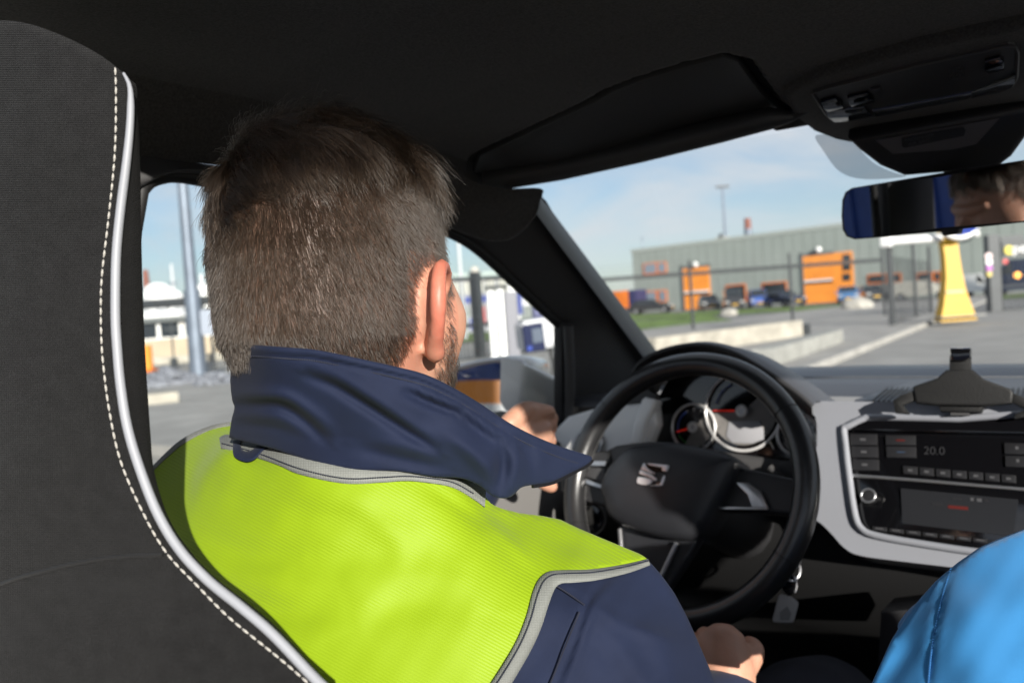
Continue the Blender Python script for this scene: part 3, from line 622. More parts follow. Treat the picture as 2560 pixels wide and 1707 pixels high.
# buildings beyond
def bldg(name, x0, x1, yt, d, m, label, th=12, yb=None, parts=None, cat='building'):
    a, b = P(x0, yt, d), P(x1, yt, d); z = (a.z+b.z)/2; root = thing(name, Vector((a.x, a.y, 0)), label, cat)
    a, b = Vector((a.x, a.y, 0)), Vector((b.x, b.y, 0)); n = Vector((FWD.x, FWD.y, 0)).normalized()
    slab('wall', [a, b, b+Vector((0, 0, z)), a+Vector((0, 0, z))], n*th, m, root)
    if parts: parts(root, a, b, z, n)
    return root
def tan_parts(root, a, b, z, n):
    for t in (.12, .3, .5, .68, .86):
        p = a.lerp(b, t)-n*.03; u = (b-a).normalized(); f_ = slab('window', [p+u*x+Vector((0, 0, q)) for x, q in ((-.7, 1.2), (.7, 1.2), (.7, 2.6), (-.7, 2.6))], n*.02, M_white, root); slab('pane', [p-n*.03+u*x+Vector((0, 0, q)) for x, q in ((-.55, 1.3), (.55, 1.3), (.55, 2.5), (-.55, 2.5))], n*.02, M_win, f_)
    slab('roof', [a-n*.5+Vector((0, 0, z)), b-n*.5+Vector((0, 0, z)), b+n*12+Vector((0, 0, z+.4)), a+n*12+Vector((0, 0, z+.4))], (0, 0, .3), M_clad2, root)
bldg('site_office', 330, 640, 800, 48, M_tan, 'low tan site office with dark windows behind the steel mast', 10, parts=tan_parts)
def tent_parts(root, a, b, z, n):
    u = (b-a).normalized(); m_ = a.lerp(b, .5)
    for k in range(3):
        p = a.lerp(b, k/3); q = a.lerp(b, (k+1)/3); t = p.lerp(q, .5)
        slab('roof_bay', [p+Vector((0, 0, z)), q+Vector((0, 0, z)), t+Vector((0, 0, z+.6))], n*12, M_white, root)
bldg('white_tent_hall', 318, 452, 790, 62, M_white, 'white tent hall with peaked roof left of the mast', 12, parts=tent_parts)
bldg('grey_hall', 445, 560, 784, 64, M_mast, 'grey flat roofed hall right behind the steel mast', 12, parts=lambda r, a, b, z, n: slab('roof_edge', [a-n*.2+Vector((0, 0, z)), b-n*.2+Vector((0, 0, z)), b-n*.2+Vector((0, 0, z+.5)), a-n*.2+Vector((0, 0, z+.5))], n*.3, M_clad2, r))
pr = thing('pipe_rack', Vector((*P(330, 770, 130).xy, 0)), 'long dark pipe bridge crossing behind the white tent hall', 'pipe bridge')
for k, yy in enumerate((762, 770)): tube('pipe', [P(300, yy, 130), P(640, yy-24, 130)], .5, M_dgrey, pr, 8)
for x in (340, 420, 505, 590):
    t = P(x, 766-(x-300)*.07, 130); tube('leg', [Vector((t.x, t.y, 0)), t], .35, M_dgrey, pr, 6)
for i, (x, y, r, lb) in enumerate(((395, 735, 6.0, 'larger white storage dome beyond the tent hall'), (430, 745, 4.5, 'smaller white storage dome next to the larger one'), (512, 735, 5.5, 'white storage dome right of the steel mast'))):
    c = P(x, y, 330); root = thing('storage_dome', Vector((c.x, c.y, 0)), lb, 'tank', 'white storage domes on the horizon')
    tube('drum', [Vector((c.x, c.y, 0)), Vector((c.x, c.y, c.z))], r, M_white, root, 24)
    bm = bmesh.new(); bmesh.ops.create_uvsphere(bm, u_segments=24, v_segments=12, radius=r, matrix=Matrix.Translation(c) @ Matrix.Diagonal((1, 1, .8, 1))); from_bm('dome', bm, M_white, root)
for x, yt, lb, m_, r in ((363, 675, 'brown brick stack at the seat edge', M_brick, 2.2), (428, 660, 'pale slim flare stack left of the mast', mat('hazy_steel', (0.5, 0.52, 0.55), .6), 1.0), (503, 685, 'pale process column right of the mast', mat('hazy_steel', (0.5, 0.52, 0.55), .6), 1.6)):
    t = P(x, yt, 350); root = thing('process_stack', Vector((t.x, t.y, 0)), lb, 'stack'); zz = t.z
    tube('shaft', [Vector((t.x, t.y, 0)), Vector((t.x, t.y, zz*.75))], [r, r*.85], m_, root, 12); tube('tip', [Vector((t.x, t.y, zz*.75)), t], [r*.7, r*.55], m_, root, 10); tube('platform', [Vector((t.x, t.y, zz*.74)), Vector((t.x, t.y, zz*.76))], r*1.5, M_mast, root, 12)

# ---- between the head and the pillar: sliding gate, lit posts, terminal, depot
gp = G(1203, 905); gd = (gp-CAM).dot(FWD)
sg = thing('sliding_gate', gp, 'dark sliding gate with vertical bars seen beyond the ear', 'gate')
gu = (P(1420, 680, gd*1.12)-P(1150, 706, gd)); gu.z = 0; gu.normalize(); zt = P(1190, 697, gd).z
gp0 = gp-gu*1.4
for i in range(46):
    q = gp0+gu*(i*.12); tube('bar', [q+Vector((0, 0, .12)), q+Vector((0, 0, zt-.05))], .013, M_dgrey, sg, 6)
for z in (zt, .12, zt*.45): tube('gate_rail', [gp0-gu*.3+Vector((0, 0, z)), gp0+gu*5.6+Vector((0, 0, z))], .05 if z > .2 else .04, M_dgrey, sg, 8)
box('gate_post', (-.12, -.12, 0), (.12, .12, zt+.18), M_dgrey, sg, .02, mtx=Matrix.Translation(gp)); bm = bmesh.new(); bmesh.ops.create_uvsphere(bm, u_segments=12, v_segments=8, radius=.12, matrix=Matrix.Translation(gp+Vector((0, 0, zt+.2)))); from_bm('post_cap', bm, M_conc, sg)
a = P(1272, 730, gd-.2); b = P(1330, 727, gd-.2); slab('white_notice', [a, b, b+Vector((0, 0, .45)), a+Vector((0, 0, .45))], FWD*.03, M_white, sg)
text('notice_text', 'C1', .3, a+RT*.1+Vector((0, 0, .1))-FWD*.02, RT, UP, M_dgrey, sg, .005)
tb = P(1262, 900, 7.5); tb.z = 0
tw = thing('light_barrier_post', tb, 'tall white post with two bright vertical strips beyond the side mirror', 'post')
zt = P(1258, 728, 7.5).z; Mt = Matrix.Translation(tb) @ Matrix.Rotation(PSI+rad(12), 4, 'Z')
box('housing', (.03, -.045, 0), (.15, .14, zt-.01), mat('shaded_housing_grey', (0.17, 0.17, 0.20), .5), tw, .01, mtx=Mt)  # shade of the right face put into the darker housing colour
box('strip', (-.125, -.05, 0), (-.065, .03, zt+.01), M_white, tw, .015, mtx=Mt); box('strip', (-.04, -.05, 0), (.02, .03, zt+.02), M_white, tw, .015, mtx=Mt)
tc_ = P(1340, 838, 5.6); tr_ = thing('access_terminal', Vector((tc_.x, tc_.y, 0)), 'small white access terminal with dark screen on a curved stand', 'terminal')
Mt = Matrix.Translation(tc_) @ Matrix.Rotation(PSI+rad(25), 4, 'Z') @ Matrix.Rotation(rad(-4), 4, 'Y')
box('housing', (-.10, -.01, -.10), (.15, .14, .11), mat('pale_housing', (0.6, 0.6, 0.63), .4), tr_, .02, mtx=Mt)
sc1 = box('screen', (-.11, -.03, -.11), (.05, -.012, .085), mat('navy_screen', (0.015, 0.02, 0.06), .25), tr_, .004, mtx=Mt); box('display', (-.045, -.034, -.05), (.035, -.0305, .05), mat('grey_display', (0.10, 0.12, 0.16), .3), sc1, mtx=Mt); box('blue_key', (-.095, -.034, -.095), (-.06, -.0305, -.065), M_blue, sc1, mtx=Mt)
tube('curved_stand', [Mt @ Vector(p) for p in ((.12, .05, -.09), (.13, .05, -.22), (.10, .05, -.34), (-.02, .06, -.38))] , .012, M_black, tr_, 8); b_ = Mt @ Vector((-.02, .06, -.38)); tube('stand_pole', [Vector((b_.x, b_.y, 0)), b_], .025, M_dgrey, tr_, 8)
# depot beyond the gate
def depot(root, a, b, z, n):
    u = (b-a).normalized(); Lw = (b-a).length; rr = random.Random(3)
    slab('upper_band', [a-n*.1+Vector((0, 0, q)) for q in ()] or [a-n*.1+Vector((0, 0, z*.55)), b-n*.1+Vector((0, 0, z*.55)), b-n*.1+Vector((0, 0, z*.66)), a-n*.1+Vector((0, 0, z*.66))], n*.05, M_blue, root)
    for k in range(16):
        p = a+u*(Lw*(k+.5)/16)-n*.06
        f_ = slab('window', [p+u*x+Vector((0, 0, q)) for x, q in ((-Lw/40, z*.72), (Lw/40, z*.72), (Lw/40, z*.93), (-Lw/40, z*.93))], n*.04, mat('cream_panel', (0.5, 0.5, 0.45), .5), root)
    cols = [M_blue, M_white, mat('steel_violet', (0.16, 0.17, 0.36), .5), M_red, M_clad, mat('steel_violet', (0.16, 0.17, 0.36), .5), M_blue, M_white]
    for k in range(26):
        p = a+u*(Lw*rr.random())-n*rr.uniform(.1, .6); w = rr.uniform(.4, 1.6); h0 = rr.uniform(0, z*.3)
        slab('bay_panel', [p+u*x+Vector((0, 0, q)) for x, q in ((-w/2, h0), (w/2, h0), (w/2, h0+rr.uniform(.6, 1.6)), (-w/2, h0+rr.uniform(.6, 1.6)))], n*.08, cols[k % 8], root)
    slab('roof', [a-n*.6+Vector((0, 0, z)), b-n*.6+Vector((0, 0, z)), b+n*12+Vector((0, 0, z+.3)), a+n*12+Vector((0, 0, z+.3))], (0, 0, .35), mat('pale_green_roof', (0.33, 0.40, 0.38), .5), root)
bldg('depot_hall', 1000, 1480, 690, 60, mat('depot_grey', (0.33, 0.34, 0.37), .6), 'blue and cream depot hall beyond the sliding gate', 14, parts=depot)
for x, lb in ((1198, 'dark blue parked car with a shining lamp behind the sliding gate'), ):
    pass
gs = G(1160, 835); n_ = Vector((FWD.x, FWD.y, 0)).normalized(); r_ = Vector((RT.x, RT.y, 0)).normalized(); gs = CAM+n_*38+r_*(-3); gs.z = .03
tag(mk('grass', [gs-r_*6, gs+r_*14, gs+r_*14+n_*6+Vector((0, 0, .3)), gs-r_*6+n_*6+Vector((0, 0, .3))], [(0, 1, 2, 3)], M_grass), 'patch of bright grass behind the sliding gate', 'grass', kind='stuff')
st = thing('street_mast', Vector((*P(1143, 600, 40).xy, 0)), 'thin pale mast rising just beside the cheek', 'mast'); t = P(1141, 540, 40); tube('pole', [Vector((t.x, t.y, 0)), t], [.12, .08], mat('hazy_steel', (0.5, 0.52, 0.55), .6), st, 8); tube('lamp_arm', [t, t+Vector((1, 0, .1))], .05, M_mast, st, 6)

# ================================================================== THE CAR (inside), seen from the rear seat
car = thing('car', Vector((0, 0.9, 0)), 'small white hatchback seen from inside, black cabin with white dashboard trim', 'car')
M_head = mat('black_headliner', (0.055, 0.053, 0.051), 0.95, var=0.45, vscale=420, bump=0.6, bscale=700, bdist=0.0012, sheen=0.15)
M_visor = mat('visor_vinyl', (0.036, 0.036, 0.036), 0.5, bump=0.2, bscale=400)
M_plas = mat('charcoal_plastic', (0.027, 0.027, 0.029), 0.45, bump=0.25, bscale=900, bdist=0.0004)
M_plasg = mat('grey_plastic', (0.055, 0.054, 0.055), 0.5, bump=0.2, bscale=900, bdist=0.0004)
M_pad = mat('dash_pad', (0.045, 0.046, 0.052), 0.42, bump=0.3, bscale=700, bdist=0.0005, spec=0.6)
M_cowl = mat('windscreen_frit', (0.012, 0.014, 0.02), 0.35)
M_trimw = mat('white_dash_trim', (0.27, 0.28, 0.31), 0.32, coat=0.35, spec=0.5)  # white trim, its shade put into the darker colour
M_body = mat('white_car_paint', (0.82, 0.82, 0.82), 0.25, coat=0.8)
M_gloss = mat('piano_black', (0.004, 0.004, 0.005), 0.08, coat=0.6)
M_btn = mat('button_black', (0.016, 0.016, 0.018), 0.45)
M_leather = mat('wheel_leather', (0.018, 0.018, 0.019), 0.30, bump=0.35, bscale=500, bdist=0.0005, spec=0.7)
M_hub = mat('airbag_cover', (0.022, 0.023, 0.027), 0.45, bump=0.25, bscale=800, bdist=0.0004)
M_silver = mat('satin_silver', (0.55, 0.55, 0.56), 0.28, metal=0.9)
M_chrome = mat('chrome', (0.85, 0.86, 0.9), 0.3, metal=0.55)
M_mirror = mat('mirror_glass', (0.62, 0.63, 0.65), 0.01, metal=1.0)
M_print = mat('white_print', (0.075, 0.075, 0.08), 0.5)
M_dial = mat('dial_grey', (0.20, 0.19, 0.18), 0.5, var=0.1, vscale=60)
M_needle = mat('red_needle', (0.55, 0.03, 0.02), 0.4, emit=(0.5, 0.02, 0.01, 0.15))
M_lcd = mat('grey_lcd', (0.36, 0.36, 0.38), 0.3)
M_carpet = mat('black_carpet', (0.008, 0.008, 0.008), 0.95)
M_seal = mat('rubber_seal', (0.008, 0.008, 0.008), 0.6)
M_glass = glass_mat('window_glass', (0.965, 0.98, 0.975), 0.035)

def yhead(x): return 0.95-0.10*(x/0.52)**2
def zroof(x, y):
    zc = np.interp(y, [-0.1, 0.2, 0.45, 0.62, 0.8, 0.95, 1.1], [1.418, 1.418, 1.412, 1.396, 1.372, 1.345, 1.315])
    a = abs(x)/0.60
    return zc - 0.030*a**3.0 - (0.05*max(0, a-0.9)/0.1)
# visor outline in the roof lining
vis_px = [(1196, 392), (1330, 330), (1480, 262), (1530, 232), (1600, 205), (1720, 168), (1806, 146), (1850, 158), (1880, 200), (1920, 250), (1985, 305), (1850, 345), (1600, 400), (1350, 458), (1230, 470), (1180, 440)]
zv = lambda x, y: zroof(x, y)
vis3 = [hit(px, py, zv) for px, py in vis_px]
vxy = np.array([(p.x, p.y) for p in vis3])
def inside(pt, poly):
    x, y = pt; c = False; j = len(poly)-1
    for i in range(len(poly)):
        if (poly[i][1] > y) != (poly[j][1] > y) and x < (poly[j][0]-poly[i][0])*(y-poly[i][1])/(poly[j][1]-poly[i][1])+poly[i][0]: c = not c
        j = i
    return c
vcen = vxy.mean(0)
vout = vcen+(vxy-vcen)*1.0+0.0*vxy
def outset(poly, d):
    n = len(poly); o_ = []; ar = sum(poly[i][0]*poly[(i+1) % n][1]-poly[(i+1) % n][0]*poly[i][1] for i in range(n))
    for i in range(n):
        t = poly[(i+1) % n]-poly[i-1]; nn = np.array((t[1], -t[0]))*(1 if ar > 0 else -1); nn = nn/(np.linalg.norm(nn)+1e-9); o_.append(poly[i]+nn*d)
    return np.array(o_)
vrec = outset(vxy, 0.012)
# roof lining: fine grid with a real recess for the visor
xs = np.concatenate([np.linspace(-0.60, 0.0, 190), np.linspace(0.0, 0.60, 60)[1:]]); ts = np.concatenate([np.linspace(0, .42, 30), np.linspace(.42, 1, 150)[1:]]); rows = []
YR = 0.185
lines = np.vstack([vrec, vrec[:1]])
for t in ts:
    row = []
    for x in xs:
        y = YR+(yhead(x)-YR)*t; z = zroof(x, y)
        if x < 0.0 and y > 0.5 and inside((x, y), vrec):
            d, _, _ = pdist(np.array([(x, y)]), lines); z += 0.028*min(1, d[0]/0.004)
        row.append((x, y, z))
    rows.append(row)
# tongue of lining over the windscreen around the overhead console
hl = gridmesh('roof_lining', rows, M_head, car)
# outer roof skin above the lining, so that light stays out
rows = [[(x*1.08, YR+(yhead(x)+0.03-YR)*t, zroof(x, YR+(yhead(x)-YR)*t)+0.05) for x in np.linspace(-0.6, 0.6, 20)] for t in np.linspace(0, 1, 16)]
gridmesh('roof_skin', rows, M_body, car)
# sun visor: flat board in the recess and its rolled front edge
vi = outset(vxy, -0.002); V0 = [Vector((x, y, zroof(x, y)+0.001)) for x, y in vi]
sv = slab('sun_visor', V0, (0, 0, 0.014), M_visor, car, bevel=0.004)
e0, e1 = hit(1205, 452, lambda x, y: zroof(x, y)-0.008), hit(1985, 292, lambda x, y: zroof(x, y)-0.010)
em = [hit(px, py, lambda x, y: zroof(x, y)-0.012) for px, py in ((1215, 452), (1400, 420), (1600, 375), (1800, 325), (1930, 296))]
tube('rolled_edge', [e0]+em+[e1], [0.006, 0.016, 0.0165, 0.016, 0.015, 0.012, 0.005], M_visor, sv, 16)
tube('visor_clip', [e1+Vector((-.01, 0, 0)), e1+Vector((.03, 0, .01))], 0.007, M_plas, sv, 8)

# ---------------------------------------------------------------- driver's door window and frame
def xw(z): return -0.60-0.2*(1.32-z)
WN = Vector((1, 0, -0.2)).normalized(); WP = Vector((xw(1.32), 0, 1.32))
win_px = [(352, 474), (372, 452), (400, 441), (440, 437), (520, 450), (700, 484), (900, 530), (1050, 560), (1130, 584), (1200, 628), (1280, 702), (1350, 768), (1403, 816)]
wtop = cr([on(a, b, WP, WN) for a, b in win_px], 4); wtop = [Vector(p) for p in wtop]
wfb = on(1406, 1125, WP, WN); wrb = Vector((xw(wfb.z), wtop[0].y-0.07, wfb.z))
opening = wtop+[wtop[-1].lerp(wfb, t) for t in (0.25, .5, .75)]+[wfb]+[wfb.lerp(wrb, t) for t in (.25, .5, .75)]+[wrb]+[wrb.lerp(wtop[0], t) for t in (.33, .66)]
slab('side_window_pane', opening, -WN*0.004, M_glass, car)
dr = tube('door_seal', opening, 0.0085, M_seal, car, 8, closed=True)
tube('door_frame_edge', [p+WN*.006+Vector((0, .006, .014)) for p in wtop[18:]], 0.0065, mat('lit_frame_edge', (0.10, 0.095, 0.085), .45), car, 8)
# roof rail + A pillar: loft from the window edge to the lining edge, then to the windscreen edge
scr_px = [(1345, 484), (1392, 548), (1450, 625), (1510, 705), (1570, 785), (1625, 858), (1690, 945)]
A0 = Vector((-0.52, yhead(-0.52), zroof(-0.52, yhead(-.52))))
def scr_pt(px, py, t):     # windscreen's left edge runs forward, down and slightly outward
    x = -0.52-0.10*t; return PX(px, py, x)
scr = [scr_pt(a, b, i/(len(scr_px)-1)) for i, (a, b) in enumerate(scr_px)]
rail_hi = [Vector((-0.60, y, zroof(-0.60, y))) for y in np.linspace(wtop[0].y-0.05, 0.80, 10)]
hi = [Vector(p) for p in cr(rail_hi+[Vector((-.56, .835, zroof(-.56, .835)))]+scr, 5)]
lo_line = [wtop[0]+Vector((-.01, -.06, -.05))]+wtop
n_ = 70; hi_r = resample(hi, n_); lo_r = resample(lo_line+[wtop[-1].lerp(wfb, .5), wfb], n_)
# match the two lines by position so that the pillar does not shear
rows = []
for k in range(9):
    t = k/8; row = []
    for a, b in zip(lo_r, hi_r):
        a = Vector(a); b = Vector(b); p = a.lerp(b, t); bul = 0.016*math.sin(math.pi*t)
        row.append(p+Vector((bul, -bul*.5, -bul*.2)))
    rows.append(row)
gridmesh('a_pillar_trim', rows, mat('pillar_plastic', (0.048, 0.047, 0.048), 0.6, bump=0.3, bscale=800, bdist=0.0005), car)
slab('header_corner', [Vector(p) for p in cr([P(a, b, d) for a, b, d in ((1090, 400, .98), (1180, 452, 1.03), (1260, 470, 1.06), (1352, 470, 1.08), (1352, 496, 1.09), (1335, 545, 1.09), (1270, 600, 1.09), (1180, 590, 1.06), (1100, 540, 1.02))], 4, closed=True)], FWD*.008, M_head, car, bevel=.003, segs=2)
# pillar edge along the glass, sky reflection put into its grey-blue colour
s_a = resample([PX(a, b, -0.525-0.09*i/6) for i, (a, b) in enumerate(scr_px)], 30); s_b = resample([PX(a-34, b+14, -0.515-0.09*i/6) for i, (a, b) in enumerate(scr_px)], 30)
gridmesh('pillar_edge', [[Vector(p)+Vector((.006, -.006, 0)) for p in s_a], [Vector(p).lerp(Vector(q), .5)+Vector((.010, -.010, 0)) for p, q in zip(s_a, s_b)], [Vector(p)+Vector((.006, -.006, 0)) for p in s_b]], mat('pillar_edge_sky_grey', (0.10, 0.11, 0.125), .35), car)
# mirror triangle at the window's front corner
tri = [on(a, b, WP+WN*.012, WN) for a, b in ((1405, 806), (1440, 812), (1475, 860), (1508, 930), (1515, 1010), (1500, 1140), (1405, 1140))]
slab('mirror_corner_cover', tri, -WN*.02, M_plas, car, bevel=.006)
tube('window_channel', [on(a, b, WP+WN*.02, WN) for a, b in ((1420, 812), (1424, 900), (1424, 1000), (1420, 1130))], .009, M_plasg, car, 8)
# B pillar (mostly behind the seat) and outer skin
slab('b_pillar_trim', [Vector((xw(z)+.02, y, z)) for y, z in ((wtop[0].y-.02, 1.33), (wtop[0].y-.16, 1.34), (wtop[0].y-.26, .80), (wrb.y+.0, .80), (wrb.y+.0, .95), (wtop[0].y-.03, 1.25))], (-.04, 0, 0), M_plas, car, bevel=.008)
# door panel under the sill
y0, y1 = -0.05, 1.25
prof = [(-.700, .935), (-.665, .94), (-.645, .93), (-.635, .90), (-.632, .80), (-.60, .76), (-.565, .74), (-.56, .70), (-.60, .67), (-.61, .30)]
gridmesh('door_panel', [[(x, y, z) for x, z in prof] for y in np.linspace(y0, y1, 14)], M_plas, car, sharp=35)
slab('door_upper_trim', [Vector((-.626, y, z)) for y, z in ((.0, .80), (1.22, .80), (1.22, .915), (.0, .925))], (-.02, 0, 0), mat('door_trim_grey', (0.16, 0.155, 0.15), .5), car, bevel=.006)
slab('door_skin', [Vector((-.72, y, z)) for y, z in ((y0-.9, .25), (y1+.3, .25), (y1+.3, .95), (y0-.9, .95))], (-.03, 0, 0), M_body, car)
slab('far_door', [Vector((.68, y, z)) for y, z in ((-.9, .25), (1.5, .25), (1.5, .93), (-.9, .93))], (.05, 0, 0), M_plas, car)
slab('floor', [Vector((x, y, .22)) for x, y in ((-.70, -.9), (.66, -.9), (.66, 1.75), (-.70, 1.75))], (0, 0, -.04), M_carpet, car)
slab('rear_bench', [Vector((x, y, .45)) for x, y in ((-.60, -.75), (.60, -.75), (.60, -.25), (-.60, -.25))], (0, 0, -.2), M_carpet, car, bevel=.04)

# ---------------------------------------------------------------- windscreen
nx = 24; rows = []
for t in np.linspace(0, 1, 14):
    row = []
    for i in range(nx+1):
        s = -1+2*i/nx; xh = s*.535; xb = s*.67
        top = Vector((xh, yhead(xh)+.004, zroof(xh, yhead(xh))-.002)); bot = Vector((xb, 1.62-.30*(abs(s))**2.2, .985+.03*abs(s)**2))
        row.append(top.lerp(bot, t)+Vector((0, .02, .025))*math.sin(math.pi*t))
    rows.append(row)
wsO = gridmesh('windscreen', rows, M_glass, car)
# dotted band of the glass beside the mirror foot
fr = [(2040, 338), (2060, 380), (2100, 430), (2160, 448), (2262, 442), (2230, 430), (2180, 405), (2120, 350)]
ft = bpy.data.materials.new('frit_dots'); ft.use_nodes = True; b_ = ft.node_tree.nodes['Principled BSDF']; b_.inputs['Base Color'].default_value = (.03, .035, .04, 1); b_.inputs['Alpha'].default_value = .28; b_.inputs['Roughness'].default_value = .5
slab('frit_band', [PY(a, b, 1.0-(b-330)*-.0005) for a, b in cr(fr, 4, closed=True)], (0, .002, 0), ft, wsO)

# ---------------------------------------------------------------- lining tongue, overhead console, mirror
Zc = lambda x, y: zroof(x, y)-.012
tg = [(1985, 296), (2030, 330), (2085, 352), (2135, 362), (2250, 345), (2420, 312), (2580, 282), (2680, 250), (2680, 40), (2540, 70), (2300, 120), (2050, 190), (1960, 240)]
slab('console_tongue', [hit(a, b, lambda x, y: zroof(x, min(y, 1.0))-.010) for a, b in tg], (0, 0, .02), M_head, car, bevel=.008, segs=3)
Zk = lambda x, y: zroof(x, min(y, 1.0))-.0125
oc_px = [(2030, 231), (2060, 220), (2300, 160), (2520, 112), (2538, 114), (2545, 130), (2542, 190), (2530, 212), (2500, 226), (2300, 268), (2110, 301), (2085, 302), (2066, 284)]
def plate(name, pts, dz, m, parent, th=.004, bevel=.001):
    return slab(name, [hit(a, b, Zk)+Vector((0, 0, -dz)) for a, b in pts], (0, 0, th), m, parent, bevel=bevel)
oc = plate('overhead_console', oc_px, 0, M_plas, car, .01, .003)
oc['label'] = 'black overhead console with reading lamps'
tube('console_rim', [hit(a, b, Zk)+Vector((0, 0, -.001)) for a, b in oc_px], .0016, M_plasg, oc, 6, closed=True)
plate('switch', [(2052, 248), (2088, 238), (2104, 252), (2108, 262), (2070, 272), (2058, 264)], .004, M_gloss, oc)
plate('switch', [(2118, 238), (2168, 226), (2182, 240), (2186, 248), (2132, 262), (2122, 252)], .004, M_gloss, oc)
plate('switch', [(2176, 220), (2200, 214), (2206, 236), (2188, 240)], .003, M_btn, oc)
plate('switch', [(2462, 146), (2500, 136), (2510, 142), (2510, 166), (2470, 176), (2460, 168)], .004, M_gloss, oc)
for k in range(5):
    for j in range(4): plate('microphone_slot', [(2372+k*8+j, 172+j*8-k*2), (2376+k*8+j, 171+j*8-k*2), (2376+k*8+j, 173+j*8-k*2), (2372+k*8+j, 174+j*8-k*2)], .002, M_plasg, oc, .001, 0)
M_lens = mat('lamp_lens', (0.05, 0.055, 0.06), 0.05, coat=1.0, spec=1.0)
plate('lamp_lens', [(2064, 276), (2160, 262), (2180, 284), (2110, 299), (2086, 300), (2070, 288)], .003, M_lens, oc)
plate('lamp_lens', [(2180, 272), (2360, 240), (2430, 226), (2420, 240), (2300, 264), (2190, 286)], .003, M_lens, oc)
plate('lamp_lens', [(2430, 226), (2538, 186), (2536, 204), (2525, 214), (2430, 238)], .003, M_lens, oc)
# mirror foot with the grey airbag notice
mf_p0 = P(2340, 350, .86); mf_n = (CAM-mf_p0).normalized()*.75+Vector((0, 0, -.5)); mf_n.normalize()
mfo = [(2120, 352), (2560, 268), (2590, 280), (2570, 340), (2530, 395), (2490, 425), (2262, 444), (2200, 418), (2150, 380)]
mf = slab('mirror_foot', [on(a, b, mf_p0, mf_n) for a, b in mfo], -mf_n*.03, M_plas, car, bevel=.008, segs=3)
slab('notice_panel', [on(a, b, mf_p0+mf_n*.003, mf_n) for a, b in ((2188, 352), (2500, 296), (2440, 362), (2380, 375), (2232, 386))], -mf_n*.004, mat('notice_grey', (0.11, 0.105, 0.11), .5), mf, bevel=.001)
npl = slab('notice_label', [on(a, b, mf_p0+mf_n*.0045, mf_n) for a, b in ((2254, 346), (2408, 318), (2414, 326), (2410, 340), (2262, 370), (2255, 366))], -mf_n*.002, M_plas, mf)
o_ = on(2262, 358, mf_p0+mf_n*.005, mf_n); u_ = (on(2400, 330, mf_p0+mf_n*.005, mf_n)-o_).normalized(); v_ = mf_n.cross(u_)
text('notice_print', 'PASSENGER\n  AIR BAG', .0055, o_+v_*.001, u_, v_, M_print, mf, .0001)

# rear-view mirror: aimed so that the rear seat sees the driver's brow
HEADC = P(842, 778, .612)
mc = P(2400, 527, .86); to_cam = (CAM-mc).normalized(); to_head = (HEADC+Vector((-.03, .12, .03))-mc).normalized(); mn = (to_cam+to_head).normalized()
mo = [(2104, 500), (2112, 480), (2128, 470), (2200, 458), (2350, 433), (2560, 400), (2690, 378), (2730, 385), (2740, 410), (2735, 500), (2725, 525), (2700, 535), (2560, 556), (2350, 579), (2200, 594), (2135, 599), (2115, 592), (2105, 575), (2102, 540)]
mo3 = [on(a, b, mc, mn) for a, b in mo]; cen = sum(mo3, Vector())/len(mo3)
rm = slab('rear_view_mirror', [c+mn*.001 for c in mo3], -mn*.022, M_plas, car, bevel=.004, segs=3)
slab('glass', [cen+(p-cen)*1.0-(p-cen).normalized()*.0042+mn*.0016 for p in mo3], -mn*.0006, M_mirror, rm)
st_ = on(2390, 560, mc-mn*.03, mn); tube('stem', [cen-mn*.02, cen-mn*.05+Vector((0, .03, .03)), on(2390, 400, mf_p0-mf_n*.02, mf_n)], [.012, .014, .018], M_plas, rm, 12)
slab('dimming_lever', [on(a, b, mc-mn*.004, mn) for a, b in ((2350, 578), (2398, 572), (2394, 586), (2356, 590))], -mn*.012, M_plas, rm, bevel=.002)

# ---------------------------------------------------------------- outside mirror on the driver's door
sm0 = P(1250, 955, 1.44); smn = (CAM-sm0).normalized()*.55+Vector((.15, -.95, .02)); smn.z = 0; smn.normalize(); smn.z = .075; smn.normalize()
so_px = [(1060, 990), (1085, 950), (1130, 925), (1200, 905), (1270, 898), (1302, 903), (1316, 925), (1312, 975), (1300, 1025), (1282, 1040), (1200, 1044), (1110, 1040), (1070, 1025)]
so3 = [Vector(p) for p in cr([on(a, b, sm0, smn) for a, b in so_px], 3, closed=True)]; sc3 = sum(so3, Vector())/len(so3)
sm = thing  # keep helper name free
omr = bpy.data.objects.new('door_mirror', None); omr.location = sc3; COL.objects.link(omr); omr.parent = car; omr.matrix_parent_inverse = Matrix.Translation(-car.location)
hb = Vector((.02, .09, 0))
def scl(p, k): return sc3+(p-sc3)*k
rows = [[scl(p, .99) for p in so3], [scl(p, 1.09)-smn*.004 for p in so3], [scl(p, 1.13)-smn*.02 for p in so3], [scl(p, 1.05)-smn*.07+hb*.2 for p in so3], [scl(p, .7)-smn*.11+hb*.3 for p in so3], [scl(p, .05)-smn*.125+hb*.3 for p in so3]]
gridmesh('housing', rows, M_body, omr, closed_u=True)
tube('rim', [scl(p, 1.0)+smn*.002 for p in so3], .0055, M_silver, omr, 8, closed=True)
slab('glass', [scl(p, .985) for p in so3], -smn*.003, M_mirror, omr)
dv = (sc3-CAM).normalized(); rv_ = dv-smn*2*dv.dot(smn); rh = Vector((rv_.x, rv_.y, 0)).normalized(); rs2 = Vector((-rh.y, rh.x, 0)); cc_ = Vector((sc3.x, sc3.y, 0))+rh*7
rb = thing('shipping_container', cc_, 'blue shipping container reflected in the door mirror', 'container')
slab('side', [cc_+rs2*x+Vector((0, 0, z)) for x, z in ((-5, .1), (5, .1), (5, 2.7), (-5, 2.7))], rh*2.4, mat('container_blue', (0.02, 0.05, 0.20), .5, var=.2, vscale=2), rb)
